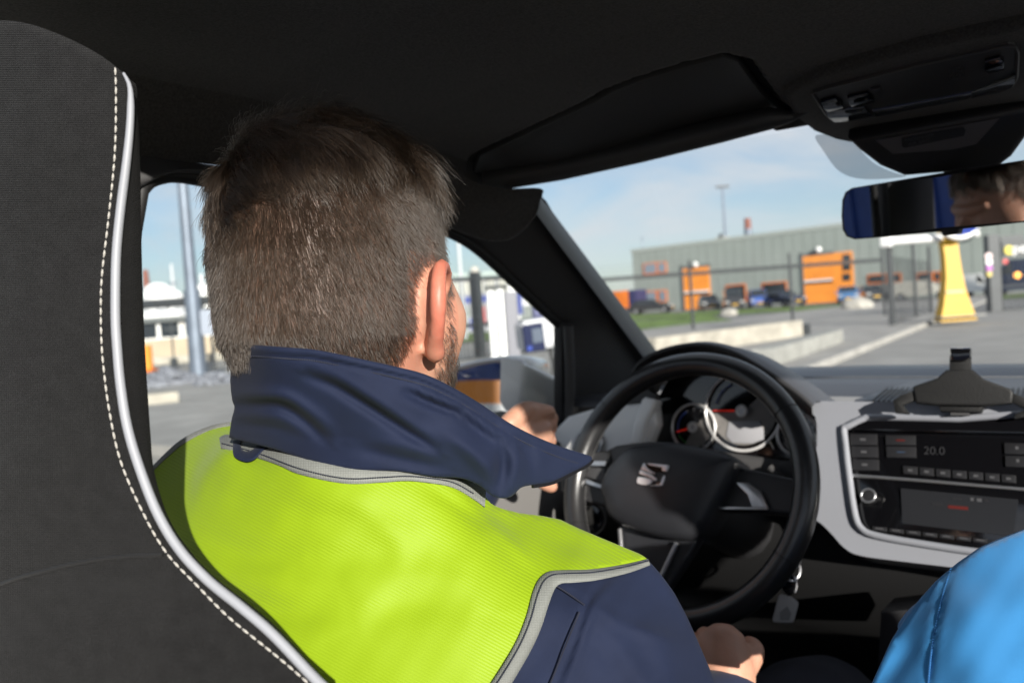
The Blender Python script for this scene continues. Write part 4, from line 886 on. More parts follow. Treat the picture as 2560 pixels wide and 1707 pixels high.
for k in range(30): slab('corrugation', [cc_+rs2*(-4.9+k*.33+x)-rh*.04+Vector((0, 0, z)) for x, z in ((0, .2), (.14, .2), (.14, 2.6), (0, 2.6))], rh*.04, mat('container_blue', (0.02, 0.05, 0.20), .5), rb)
ob_ = cc_-rh*3.2-rs2*.0; op = thing('orange_bollard', ob_, 'orange bollard with white band reflected in the door mirror', 'bollard')
tube('shaft', [ob_, ob_+Vector((0, 0, 1.25))], .17, M_orange, op, 14); tube('band', [ob_+Vector((0, 0, .7)), ob_+Vector((0, 0, 1.1))], .175, M_white, op, 14)
arm = [on(a, b, WP-WN*.05, WN) for a, b in ((1310, 905), (1400, 945), (1402, 1095), (1340, 1080), (1306, 1020))]
slab('arm', arm, -WN*.06, M_body, omr, bevel=.012, segs=3)
slab('arm_base', [on(a, b, WP-WN*.03, WN) for a, b in ((1250, 1050), (1300, 1040), (1400, 1060), (1404, 1110), (1300, 1115), (1240, 1090))], -WN*.05, M_plas, omr, bevel=.008)

# ---------------------------------------------------------------- dashboard
db = bpy.data.objects.new('dashboard', None); db.location = (0, 1.2, .9); COL.objects.link(db); db.parent = car; db.matrix_parent_inverse = Matrix.Translation(-car.location)
def ydf(x): return 1.125
for xa, xb in ((-.185, .66), (-.66, -.545)):
    rows = []
    for y, z in ((1.105, .985), (1.112, .997), (1.125, 1.000), (1.2, .999), (1.3, .998), (1.4, .996), (1.47, .994)):
        rows.append([(x, y+(0 if abs(x) < .4 else -.10*(abs(x)-.4)), z-.0*x) for x in np.linspace(xa, xb, 24)])
    gridmesh('dash_top', rows, M_pad, db)
rows = [[(x, y, z) for x in np.linspace(-.56, -.17, 12)] for y, z in ((1.27, .985), (1.34, .996), (1.475, .994))]
gridmesh('dash_top', rows, M_pad, db)
rows = [[(x, y-(.25*max(0, abs(x)-.3)**1.3), z) for x in np.linspace(-.70, .70, 40)] for y, z in ((1.465, .996), (1.52, 1.004), (1.60, 1.004), (1.68, .99))]
gridmesh('cowl_strip', rows, M_cowl, db)
# defroster slots on the pad
for k in range(9):
    a0 = [(2178+k*13, 1002), (2218+k*13, 968), (2222+k*13, 968), (2183+k*13, 1002)]
    slab('defroster_slot', [G(a, b, 1.0005) for a, b in a0], (0, 0, .0006), M_seal, db)
for k in range(5):
    a0 = [(2520+k*14, 1000), (2530+k*14, 970), (2536+k*14, 970), (2527+k*14, 1000)]
    slab('defroster_slot', [G(a, b, 1.0005) for a, b in a0], (0, 0, .0006), M_seal, db)
# centre stack: white surround and black unit
SP = Vector((0, 1.108, .998)); sdn = Vector((0, -.10, -.21)).normalized(); SN = Vector((1, 0, 0)).cross(sdn); SN = SN if SN.y < 0 else -SN
def st_(a, b, lift=0.0): return on(a, b, SP+SN*lift, SN)
outer = [(2030, 1002), (2300, 1006), (2560, 1010), (2800, 1014), (2800, 1500), (2600, 1450), (2440, 1425), (2250, 1402), (2150, 1388), (2110, 1368), (2075, 1330), (2040, 1300), (1988, 1288), (1990, 1235), (2015, 1190), (2040, 1130), (2042, 1060)]
inner = cr([(2110, 1078), (2120, 1066), (2160, 1046), (2190, 1043), (2400, 1047), (2800, 1056), (2800, 1420), (2480, 1384), (2300, 1358), (2190, 1338), (2155, 1322), (2138, 1290), (2124, 1200)], 3, closed=True)
def framed(name, outer, inner, m, parent, depth=.03, lift=0.0, bevel=.0):
    vin = [Vector(p) for p in outer]+[Vector(p) for p in inner]; no, ni = len(outer), len(inner)
    res = delaunay_2d_cdt(vin, [(i, (i+1) % no) for i in range(no)]+[(no+i, no+(i+1) % ni) for i in range(ni)], [], 0, 1e-6)
    q = res[0]; fs = []
    il = [tuple(p) for p in inner]; olp = [tuple(p) for p in outer]
    for f in res[2]:
        c = sum((q[i] for i in f), Vector((0, 0)))/len(f)
        if inside((c.x, c.y), olp) and not inside((c.x, c.y), il): fs.append(tuple(f))
    V = [st_(p.x, p.y, lift) for p in q]; nV = len(V); V += [v-SN*depth for v in V]
    loops = {}
    mp_ = {}
    for i, o_ in enumerate(res[3]):
        for k in o_: mp_[k] = i
    F2 = list(fs)
    for rngs in ((0, no), (no, ni)):
        for k in range(rngs[1]):
            a, b = mp_[rngs[0]+k], mp_[rngs[0]+(k+1) % rngs[1]]; F2.append((a, b, b+nV, a+nV))
    return mk(name, V, F2, m, parent, smooth=True, sharp=30)
outer = outer[:5]+[tuple(p) for p in cr(outer[5:], 4)]
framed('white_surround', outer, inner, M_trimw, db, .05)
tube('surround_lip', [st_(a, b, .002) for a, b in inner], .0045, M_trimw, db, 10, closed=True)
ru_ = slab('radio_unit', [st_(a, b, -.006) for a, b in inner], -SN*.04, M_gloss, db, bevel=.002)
def sp(name, x0, x1, y0, y1, sl, m, lift, th=.003, bevel=.0008, parent=None):
    """a piece of the unit: pixel rectangle whose top and bottom edges follow the unit's slope"""
    pts = [(x0, y0), (x1, y0+(x1-x0)*sl), (x1+(y1-y0)*.02, y1+(x1-x0)*sl), (x0+(y1-y0)*.05, y1)]
    return slab(name, [st_(a, b, lift) for a, b in pts], -SN*th, m, parent or ru_, bevel=bevel)
slab('hood_lip', [st_(a, b, .002) for a, b in ((2106, 1070), (2165, 1046), (2800, 1056), (2800, 1085), (2400, 1080), (2110, 1074))], -SN*.006, M_gloss, ru_, bevel=.001)
for k, (y, glyph) in enumerate(((1084, 'u'), (1115, 'w'), (1147, 'j'))):
    b_ = sp('button', 2124+k*3, 2192+k*2, y, y+28, .01, M_btn, -.0035)
    sp('icon', 2150+k*2, 2164+k*2, y+11, y+17, .01, M_print, -.0031, .0008, .0, b_)
b_ = sp('button', 2213, 2288, 1087, 1112, .01, M_btn, -.0035); sp('red_mark', 2240, 2262, 1098, 1102, .01, mat('dull_red', (.09, .008, .006), .5), -.0031, .0008, 0, b_)
b_ = sp('button', 2215, 2289, 1115, 1143, .01, M_btn, -.0035); sp('blue_mark', 2242, 2262, 1128, 1131, .01, mat('dull_blue', (.03, .05, .09), .5), -.0031, .0008, 0, b_)
for j, (x, y) in enumerate(((2510, 1106), (2512, 1138))):
    b_ = sp('button', x, x+90, y, y+28, .03, M_btn, -.0035); sp('icon', x+28, x+36, y+9, y+17, .03, M_print, -.0031, .0008, 0, b_)
o_ = st_(2308, 1135, -.0045); u_ = (st_(2400, 1137, -.0045)-o_).normalized(); v_ = SN.cross(u_)
text('temperature_digits', '20.0', .0145, o_, u_, v_, mat('dim_digits', (.025, .025, .028), .5), ru_, .0001)
for k in range(8):
    x = 2216+k*41; y = 1160+(x-2216)*.085
    if k == 0: continue
    b_ = sp('button', x, x+36, y, y+20, .08, M_btn, -.0035); sp('icon', x+12, x+24, y+8, y+14, .08, M_print, -.0031, .0008, 0, b_)
tube('silver_bar', [st_(a, b, -.002) for a, b in ((2130, 1188), (2300, 1201), (2560, 1223), (2700, 1236))], .0022, M_silver, ru_, 8)
# volume knob, screen, lower keys
kc = st_(2174, 1241, 0); 
disc('volume_knob', kc+SN*.006, SN, .0085, M_btn, ru_, .012, 28, .001); tube('knob_ring', ring_pts(kc+SN*.006, Vector((1, 0, 0)), sdn, .0085, 32), .0013, M_silver, ru_, 8, closed=True)
scn = slab('screen', [st_(a, b, -.004) for a, b in ((2252, 1220), (2545, 1248), (2533, 1340), (2256, 1308))], -SN*.003, mat('radio_screen', (0.02, 0.021, 0.024), .22, spec=.6), ru_)
for (x0, x1, y0, y1, m_) in ((2330, 2356, 1255, 1262, M_btn), (2370, 2420, 1262, 1270, mat('dull_red', (.09, .008, .006), .5)), (2380, 2404, 1242, 1248, M_btn), (2426, 2434, 1243, 1251, M_print), (2442, 2454, 1245, 1253, M_print), (2460, 2470, 1247, 1253, M_btn)):
    sp('screen_text', x0, x1, y0, y1, .09, m_, -.0037, .0006, 0, scn)
for k in range(8):
    x = 2180+k*42; y = 1314+(x-2180)*.115; b_ = sp('key', x, x+36, y, y+11, .11, M_btn, -.003); sp('key_print', x+8, x+28, y+4, y+7, .11, M_print, -.0026, .0006, 0, b_)
# left white panel with round vent; sunlight on panel and fin put into whiter paint
LP = Vector((0, 1.125, .95)); LN = Vector((.12, -.97, .2)).normalized()
def lp(a, b, lift=0.0): return on(a, b, LP+LN*lift, LN)
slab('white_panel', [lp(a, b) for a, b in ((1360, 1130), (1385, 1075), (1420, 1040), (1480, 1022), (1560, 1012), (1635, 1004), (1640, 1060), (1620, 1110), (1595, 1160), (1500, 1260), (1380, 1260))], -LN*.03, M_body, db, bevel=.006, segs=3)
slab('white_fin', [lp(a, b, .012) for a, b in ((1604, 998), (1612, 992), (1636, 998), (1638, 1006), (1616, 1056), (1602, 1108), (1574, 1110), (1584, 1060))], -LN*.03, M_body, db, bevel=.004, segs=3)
slab('upper_ledge', [lp(a, b, -.012) for a, b in ((1500, 1015), (1540, 985), (1610, 968), (1640, 985), (1636, 1012), (1560, 1020))], -LN*.02, M_plasg, db, bevel=.004)
vc = lp(1474, 1108, .004); vu = (lp(1500, 1108, .004)-vc).normalized(); vv = LN.cross(vu); vr = .0235
ven = disc('air_vent', vc+LN*.002, LN, vr, M_gloss, db, .02, 36, .002); tube('vent_ring', ring_pts(vc+LN*.003, vu, vv, vr, 40), .003, M_silver, ven, 8, closed=True)
for k in (-.3, .15): tube('vent_vane', [vc+LN*.005-vu*vr*.85+vv*vr*k, vc+LN*.005+vu*vr*.85+vv*vr*k], .002, M_plas, ven, 6)
# dash lower body
prof = [(1.16, .885), (1.10, .865), (1.075, .83), (1.08, .77), (1.10, .70), (1.22, .62), (1.35, .52), (1.45, .3)]
gridmesh('dash_body', [[(x, y, z) for y, z in prof] for x in np.linspace(-.66, .66, 24)], mat('lower_dash', (0.009, 0.009, 0.0095), .6), db)
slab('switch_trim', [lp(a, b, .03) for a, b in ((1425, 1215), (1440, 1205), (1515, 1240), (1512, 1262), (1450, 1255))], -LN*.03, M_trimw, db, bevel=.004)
tube('knob_bezel', ring_pts(lp(1478, 1295, .03), vu, vv, .026, 32), .003, M_plasg, db, 8, closed=True); disc('light_switch', lp(1478, 1295, .035), LN, .02, M_gloss, db, .012, 28, .002)
# console and gear area
slab('centre_console', [Vector((x, y, .50)) for x, y in ((-.10, .35), (.10, .35), (.12, 1.2), (-.12, 1.2))], (0, 0, -.28), M_plas, db, bevel=.02)
slab('cup_recess', [PY(a, b, .98) for a, b in ((2200, 1530), (2290, 1520), (2330, 1560), (2330, 1720), (2190, 1720))], (0, .06, 0), M_plas, db, bevel=.004)

# ---------------------------------------------------------------- instrument cluster
ic = bpy.data.objects.new('instrument_cluster', None); ic.location = (-.34, 1.15, .98); COL.objects.link(ic); ic.parent = car; ic.matrix_parent_inverse = Matrix.Translation(-car.location)
CP = Vector((-.34, 1.165, .98)); CN = Vector((.05, -.95, .22)).normalized()
def cp(a, b, lift=0.0): return on(a, b, CP+CN*lift, CN)
hood = [(1575, 960), (1590, 920), (1625, 890), (1690, 868), (1760, 863), (1830, 880), (1900, 918), (1960, 958), (2005, 992), (2030, 1015)]
hl_ = [Vector(p) for p in cr([on(a, b, Vector((0, 1.075, 0)), Vector((0, 1, 0))) for a, b in hood], 4)]
hin = [(1640, 1000), (1650, 970), (1680, 935), (1730, 912), (1790, 905), (1850, 915), (1910, 945), (1965, 990), (2010, 1030), (2032, 1050)]
hi_ = [Vector(p) for p in cr([cp(a, b) for a, b in hin], 4)]
bk_ = [p+Vector((0, .2, -.055)) for p in hl_]
top_ = [p+Vector((0, .10, -.012)) for p in hl_]
gridmesh('hood', [[p+Vector((0, .24, -.09)) for p in hl_], bk_, top_, [p+Vector((0, .02, .004)) for p in hl_], hl_], M_pad, ic)
gridmesh('hood_inner', [hl_, [a.lerp(b, .12)+Vector((0, 0, -.004)) for a, b in zip(hl_, hi_)], [a.lerp(b, .6) for a, b in zip(hl_, hi_)], hi_], M_plas, ic)
tube('hood_lip', hl_, .004, M_plas, ic, 8)
tube('hood_highlight', [a.lerp(b, .35) for a, b in zip(hl_, hi_)][12:28], .004, M_plasg, ic, 8)  # lighter tube added as the highlight on the hood's inside
face = [(1640, 1000), (1680, 935), (1790, 903), (1850, 913), (1910, 943), (1965, 988), (2034, 1040), (2040, 1130), (2000, 1170), (1850, 1160), (1640, 1150), (1600, 1110)]
slab('cluster_face', [cp(a, b) for a, b in face], -CN*.01, M_gloss, ic)
slab('lower_ledge', [cp(a, b, .012) for a, b in ((1620, 1112), (1700, 1118), (1800, 1128), (1960, 1150), (2030, 1140), (2030, 1175), (1960, 1215), (1800, 1190), (1600, 1160))], -CN*.02, M_plasg, ic, bevel=.004)
def gauge(name, cx, cy, r, needle, hubr, grey0, grey1):
    """bezel, dial sector, needle and hub of one dial"""
    c = cp(cx, cy, .002); u = (cp(cx+10, cy, .002)-c); v = (cp(cx, cy-10, .002)-c); ku, kv = u.length/10, v.length/10; u.normalize(); v = (v-u*v.dot(u)).normalized(); R = r*(ku+kv)/2
    bz = tube(name, ring_pts(c+CN*.003, u, v, R, 56), .0026, mat('dial_ring', (0.72, 0.71, 0.70), .25, metal=.25), ic, 10, closed=True)
    pts = [c+(u*math.cos(a)+v*math.sin(a))*R*.86 for a in np.linspace(grey0, grey1, 26)]; slab('dial_sector', pts+[c+(u*math.cos(a)+v*math.sin(a))*R*.08 for a in (grey1, grey0)], CN*.0006, M_dial, bz)
    a0 = rad(210)
    for k in range(11):
        a = rad(215-k*25); q0, q1 = c+(u*math.cos(a)+v*math.sin(a))*R*.72+CN*.001, c+(u*math.cos(a)+v*math.sin(a))*R*.84+CN*.001; tube('tick', [q0, q1], .0006, M_print, bz, 5)
    tube('needle', [c+CN*.005+(u*math.cos(needle)+v*math.sin(needle))*R*.2, c+CN*.005+(u*math.cos(needle)+v*math.sin(needle))*R*.78], [.0014, .0008], M_needle, bz, 6)
    tube('hub_ring', ring_pts(c+CN*.006, u, v, hubr*(ku+kv)/2*.7, 28), hubr*(ku+kv)/2*.36, M_white, bz, 8, closed=True); disc('hub', c+CN*.007, CN, hubr*(ku+kv)/2*.5, M_silver, bz, .005, 20)
    return c, u, v, R
c, u, v, R = gauge('speedometer', 1858, 1027, 97, rad(180), 15, rad(185), rad(400))
slab('display', [cp(a, b, .004) for a, b in ((1822, 1053), (1900, 1052), (1908, 1075), (1910, 1098), (1880, 1108), (1830, 1106), (1815, 1090))], -CN*.002, M_lcd, ic, bevel=.0008)
o1 = gauge('rev_counter', 1735, 1068, 56, rad(195), 13, rad(-120), rad(45))
o2 = gauge('fuel_gauge', 1996, 1086, 52, rad(100), 12, rad(-150), rad(-20))
for (cc, uu, vv2, RR, a0, a1, m_) in ((o1[0], o1[1], o1[2], o1[3], 205, 245, mat('green_scale', (.03, .2, .04), .5)), (o1[0], o1[1], o1[2], o1[3], 120, 200, mat('blue_scale', (.04, .08, .35), .5)), (c, u, v, R, 115, 165, mat('blue_scale', (.04, .08, .35), .5))):
    tube('colour_arc', [cc+CN*.0015+(uu*math.cos(rad(a))+vv2*math.sin(rad(a)))*RR*.74 for a in np.linspace(a0, a1, 14)], .0012, m_, ic, 5)
tube('chrome_strut', [cp(1782, 1092, .006), cp(1772, 1106, .006)], .0018, M_silver, ic, 6); tube('chrome_strut', [cp(1925, 1100, .006), cp(1936, 1122, .006)], .0018, M_silver, ic, 6)
tube('reset_pin', [cp(1762, 1115, .004), cp(1757, 1121, .016)], .003, M_silver, ic, 8)

# ---------------------------------------------------------------- steering wheel
WT = rad(24); WNn = Vector((0.0, -math.cos(WT), math.sin(WT))).normalized(); WU = Vector((1, 0, 0)); WV = WNn.cross(WU); WV = WV if WV.z > 0 else -WV
WC = P(1698, 1213, 1.07); WR = .172
sw = bpy.data.objects.new('steering_wheel', None); sw.location = WC; COL.objects.link(sw); sw.parent = car; sw.matrix_parent_inverse = Matrix.Translation(-car.location)
def wp_(a, b, lift=0.0): return on(a, b, WC+WNn*lift, WNn)
rim = tube('rim', ring_pts(WC, WU, WV, WR, 96), .0158, M_leather, sw, 20, closed=True)
for a in (38, 142, 205, 335):
    q = WC+(WU*math.cos(rad(a))+WV*math.sin(rad(a)))*WR; tgt = (-WU*math.sin(rad(a))+WV*math.cos(rad(a)))
    rr_ = (WU*math.cos(rad(a))+WV*math.sin(rad(a))); tube('seam', ring_pts(q, rr_, WNn, .0160, 20), .0007, M_seal, rim, 5, closed=True)
tube('stitching', [WC+(WU*math.cos(t)+WV*math.sin(t))*(WR-.0145)-WNn*.006 for t in np.linspace(0, 2*math.pi, 90)], .0007, M_plasg, rim, 5)
hub_px = [(1516, 1240), (1512, 1215), (1530, 1175), (1570, 1130), (1610, 1116), (1680, 1110), (1740, 1117), (1800, 1130), (1843, 1146), (1847, 1165), (1826, 1215), (1795, 1275), (1765, 1325), (1735, 1346), (1700, 1350), (1640, 1342), (1570, 1318), (1530, 1290)]
hpts = [Vector(p) for p in cr([wp_(a, b, .0) for a, b in hub_px], 3, closed=True)]; hc = sum(hpts, Vector())/len(hpts)
rows = [[hc+(p-hc)*k+WNn*h for p in hpts] for k, h in ((.98, -.035), (1.0, -.005), (1.0, .006), (.97, .014), (.90, .0195), (.7, .024), (.4, .027), (.05, .028))]
hub = gridmesh('airbag_hub', rows, M_hub, sw, closed_u=True)
# chrome letter emblem
eb = [((663, 530), (700, 500), (730, 530), (790, 650), (900, 740), (1060, 830), (1010, 855), (800, 780), (590, 700)), ((560, 740), (620, 735), (760, 790), (900, 830), (1110, 1010), (1100, 1060), (1050, 1085), (900, 990), (740, 920), (560, 860), (535, 810)), ((480, 970), (540, 950), (760, 980), (930, 1030), (985, 1060), (930, 1150), (860, 1190), (760, 1215), (600, 1200), (480, 1160), (455, 1100)), ((780, 500), (1400, 560), (1490, 560), (1490, 640), (1440, 760), (1390, 775), (1260, 740), (1290, 650), (860, 570)), ((1330, 910), (1385, 920), (1350, 1080), (1290, 1230), (1230, 1250), (900, 1250), (880, 1225), (1200, 1200))]
def hsurf(a, b): return on(a, b, hc+WNn*.0262, WNn)
for k, pg in enumerate(eb):
    slab('emblem', [hsurf(1560+x*160/2091, 1120+y*160/2091) for x, y in pg], WNn*.0035, M_chrome, hub, bevel=.0006)
slab('emblem_ground', [hsurf(1560+x*160/2091, 1120+y*160/2091) for x, y in ((600, 520), (1450, 590), (1260, 1220), (470, 1160))], WNn*.0012, M_gloss, hub)
# shell behind the hub and spokes
slab('upper_shell', [wp_(a, b, -.012) for a, b in ((1478, 1150), (1500, 1132), (1540, 1112), (1620, 1102), (1700, 1105), (1650, 1150), (1560, 1260), (1520, 1290), (1505, 1230), (1490, 1190))], -WNn*.03, mat('sunlit_shell_grey', (0.075, 0.074, 0.075), .45), sw, bevel=.006, segs=3)  # sunlight on the upper left facet put into a lighter grey
ls = slab('spoke', [wp_(a, b, -.006) for a, b in ((1405, 1150), (1440, 1132), (1520, 1125), (1530, 1180), (1520, 1270), (1440, 1245), (1400, 1225))], -WNn*.02, M_plas, sw, bevel=.005, segs=3)
slab('silver_inlay', [wp_(a, b, .001) for a, b in ((1478, 1152), (1514, 1152), (1513, 1164), (1474, 1163))], -WNn*.004, M_silver, ls, bevel=.001); slab('silver_inlay', [wp_(a, b, .001) for a, b in ((1448, 1196), (1456, 1194), (1510, 1214), (1508, 1222), (1452, 1205))], -WNn*.004, M_silver, ls, bevel=.001)
slab('key_pad', [wp_(a, b, .0) for a, b in ((1470, 1170), (1512, 1170), (1510, 1205), (1462, 1190))], -WNn*.004, M_plasg, ls, bevel=.001)
rs_ = slab('spoke', [wp_(a, b, -.006) for a, b in ((1835, 1165), (1880, 1172), (1960, 1190), (2000, 1200), (1998, 1290), (1950, 1285), (1880, 1278), (1790, 1275))], -WNn*.022, M_plas, sw, bevel=.006, segs=3)
slab('silver_inlay', [wp_(a, b, .001) for a, b in ((1838, 1205), (1870, 1206), (1900, 1225), (1920, 1268), (1880, 1268), (1868, 1235))], -WNn*.004, M_silver, rs_, bevel=.001); slab('silver_inlay', [wp_(a, b, .0012) for a, b in ((1798, 1266), (1920, 1266), (1920, 1273), (1796, 1272))], -WNn*.004, M_silver, rs_, bevel=.001)
bs = slab('spoke', [wp_(a, b, -.008) for a, b in ((1545, 1310), (1690, 1345), (1750, 1340), (1700, 1420), (1660, 1480), (1640, 1545), (1590, 1545), (1560, 1480), (1548, 1400))], -WNn*.02, M_hub, sw, bevel=.006, segs=3)
tube('silver_edge', [wp_(a, b, -.002) for a, b in ((1550, 1322), (1552, 1350), (1555, 1400))], .0034, M_silver, bs, 8); tube('silver_edge', [wp_(a, b, -.002) for a, b in ((1692, 1356), (1672, 1400), (1645, 1456))], .0034, M_silver, bs, 8)
tube('column', [WC-WNn*.03, WC-WNn*.22], [.055, .07], M_plas, sw, 18)
# stalk right of the wheel
q0, q1 = P(1985, 1225, 1.13), P(2046, 1222, 1.12)
sk = tube('stalk', [WC-WNn*.06+WU*.05, q0, q1], [.01, .011, .012], M_plas, sw, 10); slab('stalk_switch', [P(a, b, 1.115) for a, b in ((2012, 1196), (2040, 1200), (2048, 1215), (2044, 1245), (2012, 1250))], FWD*.02, M_gloss, sk, bevel=.003)
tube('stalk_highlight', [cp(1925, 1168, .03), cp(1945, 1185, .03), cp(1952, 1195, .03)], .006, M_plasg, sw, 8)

# ---------------------------------------------------------------- driver's seat
st = bpy.data.objects.new('driver_seat', None); st.location = (-.345, .2, .4); COL.objects.link(st); st.parent = car; st.matrix_parent_inverse = Matrix.Translation(-car.location)
st['label'] = 'black fabric driver seat with white piping'
M_seat = weave('seat_fabric', (0.021, 0.021, 0.0216), .85, 24, 24, .9, .0012, var=.3, sheen=.02, spec=.12, colamt=.95, vscale=9, nscale=70)
M_seat2 = weave('seat_side_fabric', (0.012, 0.012, 0.012), .85, 30, 30, .9, .0010, var=.2, sheen=.02, spec=.12, colamt=.6, vscale=9)
M_pipe = mat('white_piping', (0.27, 0.28, 0.305), .5, var=.04, vscale=30)
M_stitch = mat('white_thread', (0.48, 0.46, 0.42), .8)
dS = TPS([(0, 55, .470), (0, 400, .455), (0, 800, .448), (0, 1200, .435), (0, 1707, .395), (300, 200, .425), (300, 500, .420), (288, 800, .414), (317, 1069, .408), (394, 1287, .400), (519, 1451, .392), (683, 1588, .382), (800, 1707, .374), (400, 1600, .382), (150, 1400, .410), (150, 600, .430), (-250, 400, .56), (-250, 1000, .54), (-250, 1707, .46)])
pipe_px = [(307, 184), (322, 215), (325, 260), (322, 330), (313, 417), (299, 527), (290, 620), (287, 700), (287, 800), (291, 870), (299, 959), (317, 1069), (350, 1178), (394, 1287), (448, 1375), (519, 1451), (601, 1517), (683, 1588), (793, 1703), (900, 1800)]
top_px = [(-260, 330), (-200, 180), (-120, 95), (-50, 62), (0, 54), (40, 56), (99, 70), (181, 103), (250, 140), (285, 166)]
edge = cr(top_px+pipe_px, 5)
outl = edge+[np.array(p, float) for p in ((900, 2000), (-300, 2000), (-320, 900))]
o = sheet('seat_back_panel', [tuple(p) for p in outl], lambda q: dS(q), M_seat, st, step=22, wrap=((2, .004), (1, .010)), uvs=1/420)
pp = resample(cr(pipe_px, 6), 130)
rr = np.interp(np.arange(130), [0, 6, 20, 129], [.0007, .0018, .0023, .0025])
tube('piping', [P(x+2, y, dS([(x, y)])[0]-.001) for x, y in pp], list(rr), M_pipe, st, 12)
# side bolster wrapping forward behind the piping
sil = [(285, 166), (318, 205), (336, 252), (346, 307), (350, 400), (352, 472), (353, 560), (355, 658), (358, 760), (362, 856), (368, 960), (376, 1080), (386, 1180), (420, 1290), (470, 1370), (540, 1445), (625, 1510), (705, 1580), (815, 1700), (920, 1800)]
sl = resample(cr(sil, 6), 130); rows = []
for tt, dd, k in ((0, .001, 0), (.5, .003, 0), (1, .010, 0), (1, .022, 0), (.6, .05, 0), (0, .08, 0), (-1.5, .11, 0)):
    rows.append([P(a[0]*(1-tt)+b[0]*tt, a[1]*(1-tt)+b[1]*tt, dS([a])[0]+dd) for a, b in zip(pp, sl)])
o = gridmesh('side_bolster', rows, M_seat2, st, uv=True)
ul = o.data.uv_layers[0]
for l in ul.data: l.uv = (l.uv[0]*3.2, l.uv[1]*.5)
stitch_px = [(288, 170), (290, 240), (287, 384), (272, 540), (255, 686), (252, 780), (254, 860), (259, 920), (273, 1025), (301, 1151), (355, 1276), (415, 1380), (492, 1462), (574, 1544), (683, 1632), (754, 1692), (850, 1780)]
ss = resample(cr(stitch_px, 8), 230); bm = bmesh.new()
for i in range(0, 226, 3):
    a, b = ss[i], ss[i]*.25+ss[i+3]*.75; q = [P(x, y, dS([(x, y)])[0]-dz) for (x, y), dz in ((a, -.0002), ((a+b)/2, .0006), (b, -.0002))]
    tube(None, q, [.0003, .00055, .0003], None, segs=6, bm=bm)
from_bm('stitching', bm, M_stitch, st)
seam = resample(cr([(-200, 1560), (0, 1462), (120, 1425), (220, 1402), (320, 1390), (408, 1386)], 8), 70)
tube('seam', [P(x, y, dS([(x, y)])[0]-.0003) for x, y in seam], .0012, M_seal, st, 6)
slab('seat_cushion', [Vector((x, y, .44)) for x, y in ((-.58, .22), (-.11, .22), (-.12, .72), (-.57, .72))], (0, 0, -.14), M_seat2, st, bevel=.05, segs=4)

# passenger's seat, close beside the camera
sp_ = bpy.data.objects.new('passenger_seat', None); sp_.location = (.345, .16, .4); COL.objects.link(sp_); sp_.parent = car; sp_.matrix_parent_inverse = Matrix.Translation(-car.location)
slab('backrest', [Vector((x, .205, z)) for x, z in ((.12, .45), (.57, .45), (.58, .76), (.55, .86), (.48, .915), (.345, .93), (.21, .915), (.14, .86), (.11, .76))], (0, -.075, -.0), M_seat2, sp_, bevel=.02, segs=3)
slab('seat_cushion', [Vector((x, y, .44)) for x, y in ((.11, .2), (.58, .2), (.57, .72), (.12, .72))], (0, 0, -.14), M_seat2, sp_, bevel=.05, segs=4)

# ---------------------------------------------------------------- things kept in the car
ph = thing('phone_holder', P(2400, 1030, 1.02), 'black phone holder with folded arms standing on the dashboard', 'phone holder')
HP = PY(2400, 960, 1.085); HN = Vector((.12, -.97, .22)).normalized()
def hp(x, y, lift=0.0): return on(2000+x/3.136, 550+y/3.136, HP+HN*lift, HN)
M_ph = mat('holder_black', (0.005, 0.005, 0.005), .6, bump=.2, bscale=600)
slab('plate', [hp(x, y) for x, y in ((1145, 1172), (1355, 1172), (1440, 1245), (1650, 1322), (1672, 1350), (1660, 1436), (1440, 1458), (1080, 1452), (905, 1436), (882, 1310), (900, 1295), (1070, 1238))], -HN*.014, M_ph, ph, bevel=.003, segs=3)
slab('neck', [hp(x, y, -.003) for x, y in ((1172, 1060), (1338, 1060), (1342, 1185), (1168, 1185))], -HN*.009, M_ph, ph, bevel=.002)
slab('grip', [hp(x, y, .004) for x, y in ((1172, 1000), (1338, 1000), (1338, 1070), (1290, 1100), (1180, 1100))], -HN*.02, M_gloss, ph, bevel=.003)
slab('arm', [hp(x, y, -.002) for x, y in ((885, 1335), (785, 1372), (725, 1412), (745, 1512), (860, 1522), (805, 1450), (900, 1415))], -HN*.012, M_ph, ph, bevel=.003)
slab('arm', [hp(x, y, -.002) for x, y in ((1660, 1350), (1780, 1395), (1850, 1440), (1840, 1530), (1680, 1560), (1680, 1520), (1770, 1480), (1658, 1430))], -HN*.012, M_ph, ph, bevel=.003)
slab('base', [hp(x, y, -.006) for x, y in ((1078, 1445), (1442, 1448), (1420, 1505), (1100, 1500))], -HN*.02, M_ph, ph, bevel=.003)
slab('foot', [hp(x, y, -.012) for x, y in ((1180, 1500), (1330, 1500), (1330, 1530), (1180, 1530))], -HN*.03, M_plasg, ph)
kr = thing('key_ring', P(1985, 1390, 1.0), 'bunch of keys with pale square tag hanging below the steering wheel', 'keys')
kd_ = 1.03
def kp(x, y, d=0.0): return P(1860+x*440/1830, 1330+y*440/1830, kd_+d)
tube('key_shackle', ring_pts(kp(508, 262), RT, UP, .010, 24, r2=.014), .0014, M_chrome, kr, 6, closed=True)
tube('split_ring', ring_pts(kp(505, 400), (RT+FWD*.4).normalized(), UP, .0125, 28, r2=.013), .0015, M_chrome, kr, 6, closed=True)
slab('key_head', [Vector(p) for p in cr([kp(x, y) for x, y in ((480, 440), (530, 470), (552, 550), (530, 630), (470, 660), (410, 610), (405, 530), (430, 470))], 3, closed=True)], FWD*.006, M_gloss, kr, bevel=.0015)
tube('key_rim', [kp(x, y, -.001) for x, y in ((520, 462), (545, 510), (548, 570), (530, 625))], .001, M_chrome, kr, 6)
